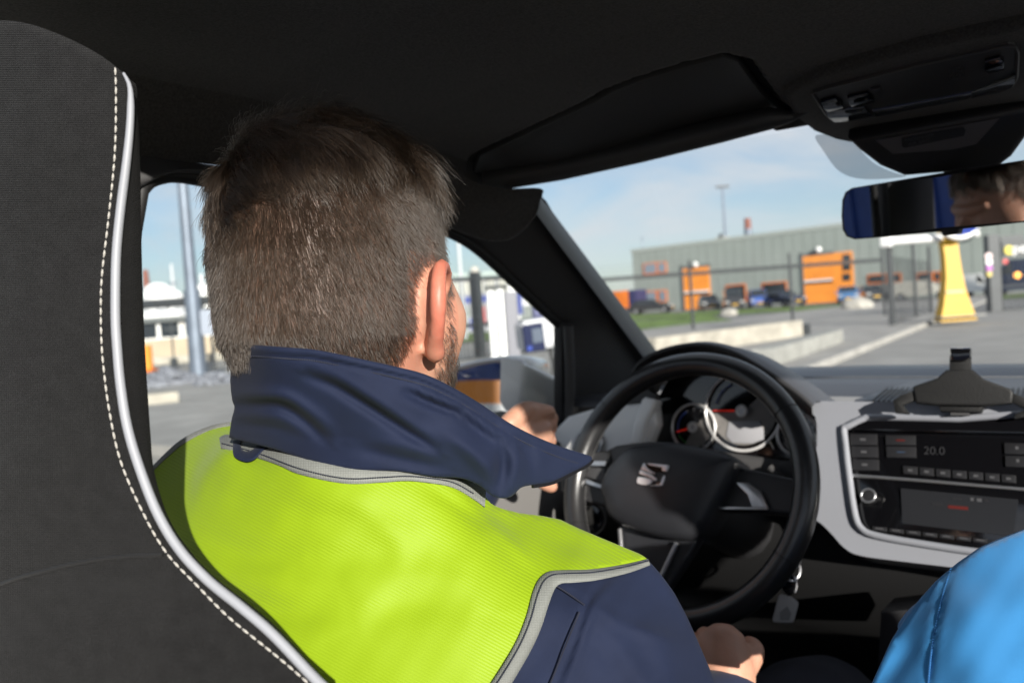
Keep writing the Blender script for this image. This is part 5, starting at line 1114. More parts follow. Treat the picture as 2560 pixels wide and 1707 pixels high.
tgm = slab('tag', [kp(x, y, .004) for x, y in ((385, 645), (440, 655), (460, 668), (500, 672), (565, 725), (568, 750), (522, 925), (505, 940), (310, 935), (298, 915), (362, 665))], FWD*.003, mat('pale_tag', (0.42, 0.41, 0.40), .5), kr, bevel=.0008)
slab('tag_print', [kp(x, y, .0036) for x, y in ((450, 765), (492, 840), (470, 915), (375, 912), (372, 830))], FWD*.0006, mat('tag_print_grey', (0.24, 0.235, 0.23), .5), tgm)

# ================================================================== THE DRIVER
drv = thing('person', Vector((-.34, .35, .3)), 'driver in navy jacket and neon yellow vest, seen from behind, hand on steering wheel', 'person')
def skin_mat(name, col, hairmask=False):
    m = mat(name, col, .5, var=.12, vscale=30, bump=.25, bscale=350, bdist=.0006, sss=.25); t = m.node_tree; b = t.nodes['Principled BSDF']
    src = b.inputs['Base Color'].links[0].from_socket
    at = t.nodes.new('ShaderNodeAttribute'); at.attribute_name = 'scalp'
    mxn = t.nodes.new('ShaderNodeMix'); mxn.data_type = 'RGBA'; mxn.inputs['B'].default_value = (.030, .019, .013, 1)
    sp_ = t.nodes.new('ShaderNodeSeparateColor'); t.links.new(at.outputs['Color'], sp_.inputs[0])
    t.links.new(sp_.outputs[0], mxn.inputs['Factor']); t.links.new(src, mxn.inputs['A'])
    mx2 = t.nodes.new('ShaderNodeMix'); mx2.data_type = 'RGBA'; mx2.inputs['B'].default_value = (.50, .13, .085, 1)
    t.links.new(sp_.outputs[1], mx2.inputs['Factor']); t.links.new(mxn.outputs['Result'], mx2.inputs['A']); t.links.new(mx2.outputs['Result'], b.inputs['Base Color'])
    return m
M_skin = skin_mat('skin', (0.50, 0.265, 0.18))
HY = rad(25); HP_ = rad(4)
hx = Vector((math.cos(HY), math.sin(HY), 0)); hy = Vector((-math.sin(HY), math.cos(HY), 0)); hz = Vector((0, 0, 1))
hy, hz = (hy*math.cos(HP_)-hz*math.sin(HP_)), (hz*math.cos(HP_)+hy*math.sin(HP_))
HM = Matrix(((hx.x, hy.x, hz.x), (hx.y, hy.y, hz.y), (hx.z, hy.z, hz.z)))
HS = .985
def hw(x, y, z):
    if z > .03: z = .03+(z-.03)*1.17
    return HEADC + HM @ (Vector((x, y+max(0, -.09-z)*.45, z))*HS)
# skull: level, half width, back, front
LV = np.array([(-.165, .050, .050, .050), (-.155, .052, .053, .050), (-.125, .053, .055, .062), (-.112, .055, .057, .082), (-.095, .056, .060, .092), (-.07, .061, .071, .095), (-.045, .0685, .085, .095), (-.02, .077, .099, .096), (.01, .0790, .102, .097), (.04, .0795, .1035, .099), (.07, .0755, .098, .096), (.092, .066, .086, .084), (.108, .050, .066, .064), (.118, .030, .040, .040), (.1225, .004, .006, .006)])
def level(z): return [np.interp(z, LV[:, 0], LV[:, k]) for k in (1, 2, 3)]
def skull(z, a):
    """local point on the skull at height z, angle a (0 = right ear, 90 deg = face, -90 = back)"""
    w, b, f = level(z); c, s = math.cos(a), math.sin(a); w *= 1+(.22*min(1, max(0, s)*2.2)*min(1, max(0, (.035-z)/.04))*min(1, max(0, (z+.13)/.05))); e = 2/(2.1 if s < 0 else 2.1+.7*min(1, max(0, (.06-z)/.06)))
    return Vector((w*math.copysign(abs(c)**e, c), (f if s > 0 else b)*math.copysign(abs(s)**e, s), z))
zs = np.concatenate([np.linspace(-.165, .09, 48), np.linspace(.095, .1225, 14)])
def add_head(bm, centre_fn):
    n = 64; rings = []
    for z in zs: rings.append([bm.verts.new(centre_fn(*skull(z, 2*math.pi*j/n))) for j in range(n)])
    for i in range(len(zs)-1):
        for j in range(n): bm.faces.new((rings[i][j], rings[i][(j+1) % n], rings[i+1][(j+1) % n], rings[i+1][j]))
    bm.faces.new(rings[0][::-1]); bm.faces.new(rings[-1])
def ear_chain(sd, fn):
    """helix rim, lobe and inner fold of an ear standing off the head"""
    def e(y, z, o): return fn(sd*(.0745+o*(.88 if sd > 0 else .4)), y*1.22-.003, (z-.002)*.86-.004)
    rim = [(e(.012, .004, .004), .0045), (e(.020, .024, .010), .0046), (e(.010, .036, .016), .0050), (e(-.008, .036, .022), .0056), (e(-.020, .022, .026), .0060), (e(-.023, .002, .0265), .0060), (e(-.018, -.016, .022), .0058), (e(-.010, -.028, .015), .0064), (e(-.002, -.037, .010), .0075), (e(.006, -.030, .004), .0055)]
    plate = [(e(-.002, .026, .008), .008), (e(-.008, .010, .013), .0105), (e(-.007, -.008, .012), .0095), (e(0, -.024, .008), .007)]
    root = [(e(.006, .018, -.006), .012), (e(.004, -.004, -.008), .014), (e(.008, -.022, -.006), .010)]
    return [rim, plate, root]
def face_bits(fn):
    ch = [[(fn(0, .094, .022), .010), (fn(0, .108, -.002), .011), (fn(0, .117, -.022), .0135)], [(fn(-.014, .100, -.028), .010), (fn(.014, .100, -.028), .010)], [(fn(-.042, .086, .036), .010), (fn(-.015, .097, .034), .0105), (fn(.015, .097, .034), .0105), (fn(.042, .086, .036), .010)],
          [(fn(-.022, .090, -.058), .0075), (fn(0, .096, -.056), .0085), (fn(.022, .090, -.058), .0075)], [(fn(-.020, .089, -.066), .0080), (fn(0, .096, -.067), .0095), (fn(.020, .089, -.066), .0080)], [(fn(-.02, .080, -.098), .014), (fn(.02, .080, -.098), .014)]]
    bl = [(fn(s*.032, .082, .014), (.0135, .0135, .0125), None) for s in (-1, 1)]+[(fn(s*.045, .070, -.02), (.022, .022, .022), None) for s in (-1, 1)]
    return ch, bl
def v3(*a): return Vector(a)
# joints
C7 = hw(0, -.045, -.165); chest = Vector((-.345, .47, .80)); pelv = Vector((-.345, .45, .50))
shR = P(1400, 1560, .64); elR = P(1560, 1960, .66); wrR = P(1815, 1745, .76)
shL = P(590, 1330, .86); elL = Vector((-.60, .66, .86)); wrL = P(1235, 1125, 1.00)
def hand_fist(knk, wrist, across, palm_dir, curl, ln=.040):
    """four fingers bent in three joints and a thumb; knk = knuckle centre"""
    ch = []; fw = (knk-wrist).normalized(); ac = Vector(across).normalized(); pd = Vector(palm_dir).normalized()
    ch.append([(wrist, .026), (wrist.lerp(knk, .5), .030), (knk, .026)])
    for i, (o, l, r) in enumerate(((-.033, .92, .0084), (-.011, 1.05, .0088), (.0115, 1.0, .0086), (.033, .80, .0076))):
        b = knk+ac*o; p = [(wrist.lerp(b, .35), .012), (b, r*1.25)]; d = fw.copy(); q = b.copy(); an = 0
        axis = fw.cross(pd).normalized()
        for k, (sl_, cu) in enumerate(((ln, curl[0]), (ln*.66, curl[1]), (ln*.52, curl[2]))):
            an += cu; d = Matrix.Rotation(an, 3, axis) @ fw; q = q+d*sl_*l; p.append((q.copy(), r*(1-.10*k)))
        ch.append(p)
    tb = wrist.lerp(knk, .35)-ac*.030
    t1 = tb-ac*.016+pd*.012+fw*.022; t2 = t1+pd*.022+fw*.022+ac*.004; t3 = t2+pd*.012+fw*.016+ac*.012
    ch.append([(tb, .014), (t1, .0125), (t2, .011), (t3, .0088)])
    return ch
chains = []; blobs = []
for s in (1, -1): chains += ear_chain(s, hw)
fch, fbl = face_bits(hw); chains += fch; blobs += fbl
chains += [[(hw(0, -.005, -.12), .056), (C7+FWD*.09, .045), (chest, .12), (pelv, .13)], [(shR+Vector((-.05, 0, .0)), .05), (shR, .048), (elR, .038), (wrR, .026)], [(shL+Vector((.05, 0, 0)), .05), (shL, .048), (elL, .038), (wrL, .026)]]
# left hand on the wheel's rim, right hand resting low by the thigh
rimL = WC+(WU*math.cos(rad(170))+WV*math.sin(rad(170)))*WR
knL = P(1338, 1088, 1.05)
chains += hand_fist(knL, wrL, (UP*-.75+FWD*.35), (rimL-knL).normalized()+FWD*.3, (.25, 1.0, .9), .036)
# little finger side seen below the collar's tip
tipq = P(1378, 1215, 1.075); chains.append([(P(1330, 1180, 1.06), .010), (P(1358, 1205, 1.07), .010), (tipq, .0095)])
knR = P(1806, 1622, .79); chains += hand_fist(knR, wrR, (RT*.95+UP*-.12), (FWD*.8-UP*.5), (.9, 1.0, .7), .036)
chains += [[(pelv+Vector((.10, .02, 0)), .085), (Vector((-.18, .93, .63)), .062), (Vector((-.19, 1.12, .30)), .045)], [(pelv+Vector((-.10, .02, 0)), .085), (Vector((-.47, .93, .63)), .062), (Vector((-.46, 1.12, .30)), .045)]]
body = capsules('body', chains, blobs, M_skin, drv, voxel=.0030, smooth=3, extra=lambda bm: add_head(bm, hw))
# where hair grows: scalp tone (red channel), ears flushed (green channel)
def hairline(lp):
    """>0 inside the haired part of the head (local coordinates)"""
    x, y, z = lp; a = abs(x)
    if z > .075: return min((.075-y)*20, 2) if y > .05 else 2.0
    if y > -.004: zl = np.interp(y, [-.004, .012, .025, .045, .07], [.040, .036, -.004, .052, .075])
    else: zl = np.interp(y, [-.10, -.085, -.065, -.048, -.032, -.018, -.004], [-.125, -.120, -.108, -.085, -.045, .004, .040])
    return (z-zl)*45
def beard(lp):
    x, y, z = lp
    if z < -.125 or y < .018 or z > .02: return 0
    up = np.interp(y, [.018, .03, .05, .075, .10], [.015, -.005, -.035, -.04, -.045]); return min(max((up-z)*60, 0), 1)*min(1, (y-.018)*90)
HMi = HM.inverted(); col = body.data.color_attributes.new('scalp', 'FLOAT_COLOR', 'POINT'); buf = np.zeros((len(body.data.vertices), 4)); buf[:, 3] = 1
for i, v in enumerate(body.data.vertices):
    lp_ = (HMi @ (v.co-HEADC))/HS; lp_.z = lp_.z if lp_.z < .03 else .03+(lp_.z-.03)/1.17; lp_.y -= max(0, -.09-lp_.z)*.45
    if abs(lp_.x) < .12 and abs(lp_.y) < .14 and -.14 < lp_.z < .14:
        isear = abs(lp_.x) > np.interp(lp_.z, LV[:, 0], LV[:, 1])*np.sqrt(max(0, 1-min(1, (lp_.y/.1)**2)))+.0035 and abs(lp_.y) < .035 and -.05 < lp_.z < .05
        isear = isear or (abs(lp_.x) > .0815 and lp_.z < .045 and lp_.y < .04)
        nearear = abs(lp_.x) > .064 and -.046 < lp_.y < .030 and -.05 < lp_.z < .036
        if not isear and nearear and lp_.y > -.032: buf[i, 1] = .25
        elif not isear: buf[i, 0] = min(1, max(min(1, max(0, hairline(lp_)*.5+.25))*.9, beard(lp_)*.6))
        else: buf[i, 1] = .75*min(1, max(0, (abs(lp_.x)-.078)*55))
col.data.foreach_set('color', buf.ravel())

# ---------------------------------------------------------------- hair
def hair_mat(name, mel, rough, red=.25):
    m = bpy.data.materials.new(name); m.use_nodes = True; t = m.node_tree
    for n in list(t.nodes): t.nodes.remove(n)
    o = t.nodes.new('ShaderNodeOutputMaterial'); h = t.nodes.new('ShaderNodeBsdfHairPrincipled'); h.parametrization = 'COLOR'; h.model = 'CHIANG'
    h.inputs['Color'].default_value = (mel*1.0, mel*.80, mel*.64, 1); h.inputs['Roughness'].default_value = rough; h.inputs['Radial Roughness'].default_value = .4; 
    if 'Random Roughness' in h.inputs: h.inputs['Random Roughness'].default_value = .3
    inf = t.nodes.new('ShaderNodeHairInfo'); rp = t.nodes.new('ShaderNodeValToRGB'); rp.color_ramp.elements[0].color = (mel*.45, mel*.32, mel*.23, 1); rp.color_ramp.elements[1].color = (mel*1.95, mel*1.33, mel*.93, 1); t.links.new(inf.outputs['Random'], rp.inputs[0]); t.links.new(rp.outputs[0], h.inputs['Color']); t.links.new(h.outputs[0], o.inputs[0]); return m
def make_hair(name, roots, dirs, m, parent, rad_):
    """roots: list of polylines (same number of points)"""
    n = len(roots); k = len(roots[0]); hc_ = bpy.data.hair_curves.new(name); hc_.add_curves([k]*n)
    arr = np.array(roots, dtype=np.float32).reshape(-1); hc_.attributes['position'].data.foreach_set('vector', arr)
    ra = hc_.attributes.new('radius', 'FLOAT', 'POINT'); ra.data.foreach_set('value', np.tile(np.array(rad_, dtype=np.float32), n))
    hc_.materials.append(m); return link(bpy.data.objects.new(name, hc_), parent)
def skull_n(z, a):
    d = 1e-3; p = skull(z, a); pz = skull(min(z+d, .122), a)-skull(z-d, a); pa = skull(z, a+.01)-skull(z, a-.01); n = pa.cross(pz); n.normalize(); return p, (n if n.dot(p) > 0 else -n)
cand = []
rr_ = random.Random(11)
while len(cand) < 62000:
    z = rr_.uniform(-.125, .121); a = rr_.uniform(0, 2*math.pi); w, b, f = level(z)
    if rr_.random() > (max(w, .02)/.08): continue
    if z > .09 and rr_.random() > .9: pass
    p = skull(z, a); h = hairline(p)
    if h < 0 and rr_.random() > math.exp(h*3.0): continue
    if h < -1.2: continue
    if z < -.088 or (z < -.040 and p.x < -.012): continue
    cand.append((z, a, h))
# the top is steep in z: add extra roots there
for _ in range(14000):
    z = .1225-.035*rr_.random()**1.4; a = rr_.uniform(0, 2*math.pi)
    if hairline(skull(z, a)) > 0: cand.append((z, a, 1))
clump = [(rr_.uniform(-1, 1), rr_.uniform(-1, 1), rr_.uniform(-1, 1)) for _ in range(900)]
cl_pts = []
while len(cl_pts) < 520:
    z = rr_.uniform(.02, .122); a = rr_.uniform(0, 6.283); cl_pts.append(skull(z, a))
cl_arr = np.array([tuple(p) for p in cl_pts]); cl_rot = [rr_.uniform(-.5, .5) for _ in cl_pts]; cl_len = [rr_.uniform(.75, 1.3) for _ in cl_pts]; cl_lift = [rr_.uniform(-.12, .22) for _ in cl_pts]
short, long_ = [], []
for z, a, h in cand:
    p, n = skull_n(z, a)
    # boundary of the longer top: higher on the right side, lower towards the left back
    zb = .062 + .45*p.x + .02*max(0, p.y) if p.y < .06 else .06
    zb += rr_.gauss(0, .004)
    top = min(1, max(0, (z-zb)/.012))
    jit = Vector((rr_.gauss(0, 1), rr_.gauss(0, 1), rr_.gauss(0, 1)))
    if top <= 0.0 or rr_.random() > .25+top:
        # cropped hair lies downwards, turning forward on the sides
        flow = Vector((.25*p.x/.08+.18, .45*(1 if p.y > -.05 else .2), -1.0)); flow = (flow-n*flow.dot(n)).normalized()
        ln = np.interp(z, [-.125, -.09, -.05, .02, .06], [.0035, .006, .0082, .0098, .012])*rr_.uniform(.7, 1.25)
        if h < .6: ln *= .75
        d = (flow+n*.6+jit*.22).normalized(); q = [p-n*.001]
        for s in range(3):
            d = (d+flow*.18-n*.05).normalized(); q.append(q[-1]+d*ln/3)
        short.append([tuple(hw(*v)) for v in q])
    else:
        j = int(np.argmin(((cl_arr-np.array(tuple(p)))**2).sum(1)))
        flow = Vector((.85, -.45 if p.y < 0 else .1, -.55 if z < .1 else -.1)); 
        if p.x < -.03 and z < .095: flow = Vector((.35, -.15, -.9))
        flow = flow-n*flow.dot(n); flow.normalize(); flow = Matrix.Rotation(cl_rot[j]*.8, 3, n) @ flow
        side = min(1, max(0, (z-.060)/.045)); ln = (.016+.026*side)*cl_len[j]*rr_.uniform(.75, 1.15); cp_ = cl_pts[j]
        wild = rr_.random() < .005*side+.001
        d = (flow*.55+n*((.30+.36*side)+cl_lift[j]*(.3+.7*side)+(.4 if wild else 0))+jit*(.10 if not wild else .35)).normalized(); q = [p-n*.001]; pn = n
        for s in range(5):
            d = (d+flow*.30-pn*(.26 if not wild else .12)+jit*.03).normalized(); nx_ = q[-1]+d*ln/5
            nx_ = nx_.lerp(nx_+(cp_+d*ln*.6*((s+1)/5)+n*.012-nx_), .10*(s+1)/5 if not wild else 0)
            # stay outside the skull
            w, b, f = level(min(nx_.z, .118)); 
            if nx_.z < .12:
                e_ = (nx_.x/(w+.004))**2+(nx_.y/((f if nx_.y > 0 else b)+.004))**2
                if e_ < 1: k_ = 1/math.sqrt(e_+1e-6); nx_ = Vector((nx_.x*min(k_, 1.1), nx_.y*min(k_, 1.1), nx_.z))
            q.append(nx_)
        long_.append([tuple(hw(*v)) for v in q])
MH = hair_mat('brown_hair', .016, .27, .0); MH2 = hair_mat('brown_hair_top', .015, .22, .0)
make_hair('cropped_hair', short, None, MH, drv, [.00012, .00012, .00010, .00005])
make_hair('top_hair', long_, None, MH2, drv, [.00012, .00012, .00011, .00010, .00008, .00004])
bd = []
while len(bd) < 5200:
    z = rr_.uniform(-.118, .02); a = rr_.uniform(-.2, math.pi+.2); p, n = skull_n(z, a)
    if rr_.random() < beard(p):
        flow = Vector((0, .35, -1)); flow = (flow-n*flow.dot(n)).normalized(); d = (flow+n*.5+Vector((rr_.gauss(0, .15), rr_.gauss(0, .15), rr_.gauss(0, .15)))).normalized(); ln = rr_.uniform(.006, .011)
        bd.append([tuple(hw(*v)) for v in (p-n*.001, p+d*ln*.5, p+(d+flow*.3).normalized()*ln)])
make_hair('beard', bd, None, hair_mat('beard_hair', .018, .3), drv, [.00016, .00014, .00006])

# ---------------------------------------------------------------- clothes
M_navy = weave('navy_softshell', (0.0120, 0.0185, 0.047), .7, 130, 150, .4, .0005, var=.2, sheen=.03, spec=.2, colamt=.35, vscale=5)
M_navyd = mat('navy_cloth', (0.0120, 0.0185, 0.047), .65, var=.2, vscale=25, sheen=.06)
M_trous = mat('navy_trousers', (0.010, 0.012, 0.022), .85, var=.2, vscale=20)
M_vest = weave('neon_vest', (0.215, 0.325, 0.004), .6, 27, 0, .2, .0010, var=.03, ang=rad(62), colamt=.05, vscale=3.5, sheen=.1)
M_tape = weave('grey_tape', (0.22, 0.23, 0.215), .6, 75, 75, .5, .0006, var=.25, colamt=.3, vscale=8)
M_nthread = mat('navy_thread', (0.012, 0.015, 0.03), .8)
# jacket body and sleeves under the vest
inw = FWD
jch = [[(C7+FWD*.11+Vector((.0, 0, -.06)), .055), (chest+Vector((0, 0, .06)), .10), (chest+Vector((0, .03, 0)), .135), (pelv+Vector((0, .02, 0)), .15)], [(shR.lerp(C7, .25)+FWD*.03, .055), (shR+FWD*.02, .060), (elR+FWD*.01, .056), (elR.lerp(wrR, .55), .045), (wrR.lerp(knR, -.12), .036)], [(shL.lerp(C7, .4)+FWD*.05, .055), (shL, .062), (elL, .054), (wrL, .037)]]
capsules('jacket', jch, [], M_navyd, drv, voxel=.006, smooth=8)
capsules('trousers', [[(pelv+Vector((.09, .03, 0)), .10), (Vector((-.20, .72, .60)), .095), (Vector((-.175, .93, .635)), .078), (Vector((-.185, 1.02, .48)), .066), (Vector((-.19, 1.13, .30)), .06)], [(pelv+Vector((-.09, .03, 0)), .10), (Vector((-.45, .72, .60)), .095), (Vector((-.47, .93, .635)), .078), (Vector((-.46, 1.13, .30)), .06)]], [], M_trous, drv, voxel=.008, smooth=6)
# the back: one distance field for vest and sleeve
DB_ = TPS([(560, 1000, .665), (700, 1040, .615), (850, 1060, .595), (1000, 1080, .59), (1150, 1120, .60), (560, 1110, .645), (700, 1150, .590), (850, 1190, .566), (1000, 1205, .560), (1150, 1235, .566), (1230, 1268, .585), (450, 1110, .715), (385, 1172, .715), (520, 1075, .705), (575, 1060, .705), (300, 1300, .70), (430, 1250, .645), (300, 1500, .64), (420, 1400, .60), (600, 1250, .588), (600, 1400, .555), (850, 1350, .535), (850, 1550, .505), (850, 1720, .488), (600, 1600, .53), (650, 1720, .508), (1050, 1300, .540), (1100, 1400, .522), (1200, 1500, .503), (1240, 1710, .478), (1050, 1650, .485), (1220, 1330, .548), (1340, 1420, .540), (1300, 1292, .592), (1330, 1340, .570), (1450, 1328, .592), (1450, 1380, .562), (1560, 1376, .585), (1612, 1396, .582), (1430, 1440, .535), (1500, 1470, .533), (1600, 1520, .540), (1680, 1480, .575), (1740, 1600, .570), (1790, 1720, .565), (1660, 1600, .530), (1550, 1720, .494), (1380, 1600, .500), (1450, 1550, .506), (1700, 1720, .512)])
DB = lambda q: DB_(q)-.030*np.exp(-(((np.asarray(q, float)-np.array((860, 1150)))/np.array((330, 190)))**2).sum(1))
vest_out = [(300, 1250), (352, 1200), (385, 1168), (450, 1108), (520, 1070), (575, 1058), (640, 1040), (760, 1040), (900, 1090), (1050, 1130), (1170, 1190), (1228, 1262), (1252, 1272), (1300, 1284), (1350, 1290), (1400, 1300), (1450, 1324), (1500, 1345), (1556, 1368), (1600, 1386), (1618, 1398), (1560, 1414), (1480, 1430), (1420, 1440), (1390, 1440), (1368, 1446), (1352, 1480), (1336, 1540), (1312, 1600), (1280, 1660), (1240, 1730), (600, 1730), (300, 1500)]
vfolds = [([(1062, 1188), (1130, 1225), (1210, 1290), (1345, 1424)], 14, -.0022, .0), ([(1075, 1215), (1150, 1262), (1240, 1300), (1300, 1335)], 22, .0022, 0), ([(590, 1085), (520, 1130), (480, 1190), (468, 1260)], 18, .004, .003), ([(700, 1260), (850, 1300), (1000, 1290)], 40, .0022, .001), ([(760, 1420), (930, 1380), (1080, 1400)], 45, .002, .001), ([(480, 1330), (620, 1390), (760, 1380)], 40, .003, .002), ([(900, 1560), (1050, 1500), (1180, 1520)], 50, .003, .0015), ([(500, 1460), (700, 1530), (850, 1520)], 40, .003, .0015), ([(1350, 1335), (1430, 1365), (1520, 1375)], 25, .0015, .001), ([(860, 1240), (980, 1330), (1010, 1420)], 35, -.002, 0)]
vfolds = [(l, w, a*1.3, b*1.3) for l, w, a, b in vfolds]
sheet('vest', vest_out, DB, M_vest, drv, step=13, off=-.004, folds=vfolds, wrap=((2, .003), (2, .012), (-4, .05)), noise=.0004, uvs=1/700)
slv_out = [(1235, 1275), (1330, 1320), (1450, 1345), (1560, 1385), (1618, 1400), (1650, 1435), (1684, 1482), (1715, 1540), (1742, 1600), (1770, 1665), (1795, 1730), (1200, 1730), (1280, 1600), (1330, 1480), (1300, 1400)]
sfolds = [([(1372, 1452), (1420, 1480), (1470, 1505)], 8, .0016, .001), ([(1550, 1420), (1490, 1480), (1462, 1530), (1430, 1620), (1390, 1720)], 10, .003, .0035), ([(1480, 1512), (1560, 1560), (1650, 1590), (1700, 1600)], 16, -.003, 0), ([(1560, 1590), (1620, 1660), (1650, 1720)], 40, .006, .003), ([(1450, 1570), (1540, 1660), (1560, 1720)], 30, .003, .002)]
sheet('sleeve', slv_out, DB, M_navy, drv, step=11, off=.001, folds=sfolds, wrap=((2, .006), (0, .02), (-14, .06)), noise=.0012, uvs=1/700)
def thread(name, line, D, off, m, n=60, r=.0006, parent=drv):
    q = resample(cr(line, 8), n); bm = bmesh.new(); z = D(q)+off
    for i in range(0, n-1, 1):
        a, b = q[i], q[i]*.35+q[i+1]*.65; tube(None, [P(a[0], a[1], z[i]), P((a[0]+b[0])/2, (a[1]+b[1])/2, (z[i]+z[min(i+1, n-1)])/2-.0006), P(b[0], b[1], z[min(i+1, n-1)])], r, None, segs=5, bm=bm)
    return from_bm(name, bm, m, parent)
thread('sleeve_stitching', [(1372, 1452), (1420, 1482), (1462, 1512)], DB, -.0005, M_nthread, 24); thread('sleeve_stitching', [(1448, 1530), (1415, 1610), (1375, 1710)], DB, -.002, M_nthread, 40)
# grey tape: arm hole and neckline
ah_o = [(1620, 1396), (1560, 1410), (1480, 1422), (1410, 1424), (1372, 1428), (1348, 1446), (1332, 1480), (1316, 1540), (1292, 1600), (1258, 1660), (1215, 1725)]
ah_i = [(1626, 1412), (1570, 1432), (1490, 1450), (1430, 1456), (1404, 1458), (1388, 1470), (1372, 1510), (1354, 1566), (1330, 1620), (1296, 1680), (1262, 1735)]
tp = ribbon('armhole_tape', ah_o, ah_i, DB, M_tape, drv, off=-.0060, n=90, bulge=.0022)
thread('tape_stitching', [(a[0]*.72+b[0]*.28, a[1]*.72+b[1]*.28) for a, b in zip(ah_o, ah_i)], DB, -.0078, M_nthread, 110, .0005, tp)
nt_t = [(548, 1094), (574, 1086), (671, 1108), (716, 1122), (815, 1152), (906, 1164), (996, 1168), (1086, 1180), (1153, 1186), (1190, 1202), (1215, 1225)]
nt_b = [(552, 1121), (580, 1126), (649, 1146), (700, 1164), (752, 1186), (860, 1208), (951, 1206), (1009, 1202), (1060, 1205), (1131, 1218), (1185, 1248), (1212, 1268)]
tp2 = ribbon('neck_tape', nt_t, nt_b, DB, M_tape, drv, off=-.0062, n=90, bulge=.002)
thread('tape_stitching', [(555, 1108), (649, 1134), (752, 1172), (860, 1195), (951, 1193), (1009, 1190), (1060, 1193), (1131, 1205), (1185, 1234)], DB, -.0085, M_nthread, 110, .0005, tp2)
ls_t = [(352, 1196), (385, 1160), (450, 1100), (520, 1066), (575, 1054)]; ls_b = [(356, 1206), (390, 1170), (455, 1112), (523, 1076), (577, 1064)]
ribbon('shoulder_tape', ls_t, ls_b, DB, M_tape, drv, off=-.0050, n=40, bulge=.001)
# collar
c_top = [(595, 867), (635, 864), (725, 870), (793, 876), (906, 899), (996, 919), (1063, 937), (1131, 969), (1199, 1009), (1266, 1054), (1334, 1090), (1401, 1117), (1446, 1131), (1480, 1142)]
c_bot = [(574, 1093), (671, 1117), (716, 1131), (815, 1162), (906, 1174), (996, 1176), (1086, 1190), (1153, 1194), (1199, 1212), (1230, 1237), (1262, 1244), (1284, 1235), (1302, 1217), (1334, 1210), (1379, 1203), (1428, 1180), (1464, 1162), (1480, 1149)]
c_left = [(574, 1093), (580, 1050), (588, 1018), (582, 1000), (577, 950), (582, 908), (593, 890), (595, 867)]
col_out = c_top+c_bot[::-1]+c_left[1:-1]
col_out = [tuple(p) for p in cr(c_top, 3)]+[tuple(p) for p in cr(c_bot[::-1], 3)][1:]+[tuple(p) for p in cr(c_left, 3)][1:-1]
DC = TPS([(560, 870, .615), (600, 870, .585), (580, 1000, .600), (574, 1093, .612), (650, 870, .556), (650, 1000, .562), (660, 1110, .575), (750, 880, .539), (750, 1010, .544), (760, 1145, .556), (850, 890, .533), (850, 1020, .535), (850, 1170, .545), (950, 910, .534), (950, 1040, .532), (950, 1175, .542), (1050, 940, .541), (1050, 1060, .535), (1060, 1185, .546), (1150, 980, .553), (1150, 1090, .546), (1150, 1194, .556), (1250, 1045, .572), (1250, 1140, .562), (1262, 1240, .575), (1334, 1095, .592), (1334, 1150, .588), (1334, 1205, .592), (1480, 1145, .632), (1420, 1150, .614)])
cfolds = [([(588, 1012), (640, 1012), (703, 1016), (760, 1050), (812, 1096)], 15, .0060, .0042), ([(768, 938), (830, 962), (870, 985), (951, 1036), (1032, 1088), (1090, 1126)], 14, .0050, .0036), ([(1015, 980), (1086, 1012), (1150, 1034)], 11, .0042, .0022), ([(1150, 1040), (1200, 1080), (1240, 1110)], 14, .003, .002), ([(1253, 1110), (1258, 1160), (1245, 1225)], 20, .0055, .003), ([(1090, 1075), (1160, 1115), (1215, 1165), (1255, 1220)], 24, -.0045, 0), ([(590, 1060), (680, 1068), (740, 1085)], 14, .0025, .001), ([(900, 1120), (1000, 1145), (1110, 1168)], 20, .003, .002), ([(860, 920), (960, 985), (1060, 1035)], 26, -.0025, 0), ([(1290, 1110), (1320, 1130), (1335, 1170)], 14, .002, .001)]
# puckers under the bound edge
pk = [([(x, y+20), (x+6, y+34), (x+14, y+52)], 5, .0013, .0009) for x, y in ((1040, 950), (1075, 966), (1105, 980), (1135, 996), (1165, 1014), (1192, 1032), (1218, 1050), (1246, 1066), (1275, 1083), (1306, 1098))]
# binding seam groove
seamc = [(x-2+(6 if i == 0 else 0), y+22) for i, (x, y) in enumerate(c_top[:-1])]
cfolds = [(l, w, a*1.7, b*1.7) for l, w, a, b in cfolds]
cfolds += pk+[(seamc, 5, .0022, 0), ([(x, y+10) for x, y in c_top[:-1]], 8, -.0022, 0)]
DC0 = DC; DC = lambda q: DC0(q)-.022-.020*np.clip((1010-np.asarray(q, float)[:, 1])/140, -.6, 1)*np.clip((1350-np.asarray(q, float)[:, 0])/500, 0, 1)
co = sheet('collar', col_out, DC, M_navy, drv, step=8, folds=cfolds, wrap=((1.5, .0025), (0, .006), (-10, .014), (-16, .03)), noise=.0006, uvs=1/700)
thread('collar_stitching', [(x, y+27) for x, y in c_top[:-1]], DC, .0005, M_nthread, 150, .0006, co)
# zip teeth at the collar's front edge
zl = resample(cr([(1479, 1150), (1464, 1163), (1428, 1182), (1379, 1205), (1334, 1213)], 8), 44); bm = bmesh.new()
for x, y in zl: bmesh.ops.create_cube(bm, size=.0022, matrix=Matrix.Translation(P(x, y+2, DC([(x, y)])[0]+.002)))
from_bm('zip', bm, mat('zip_black', (.008, .008, .01), .4), co)
# hanger loop
lo_o = [(583, 1100), (582, 1130), (590, 1145), (615, 1154), (636, 1148), (655, 1128), (672, 1115)]
lo_i = [(606, 1098), (602, 1112), (606, 1124), (618, 1128), (630, 1124), (640, 1116), (652, 1110)]
ribbon('hanger_loop', lo_o, lo_i, DB, M_navy, co, off=-.0105, n=40, bulge=.0012)

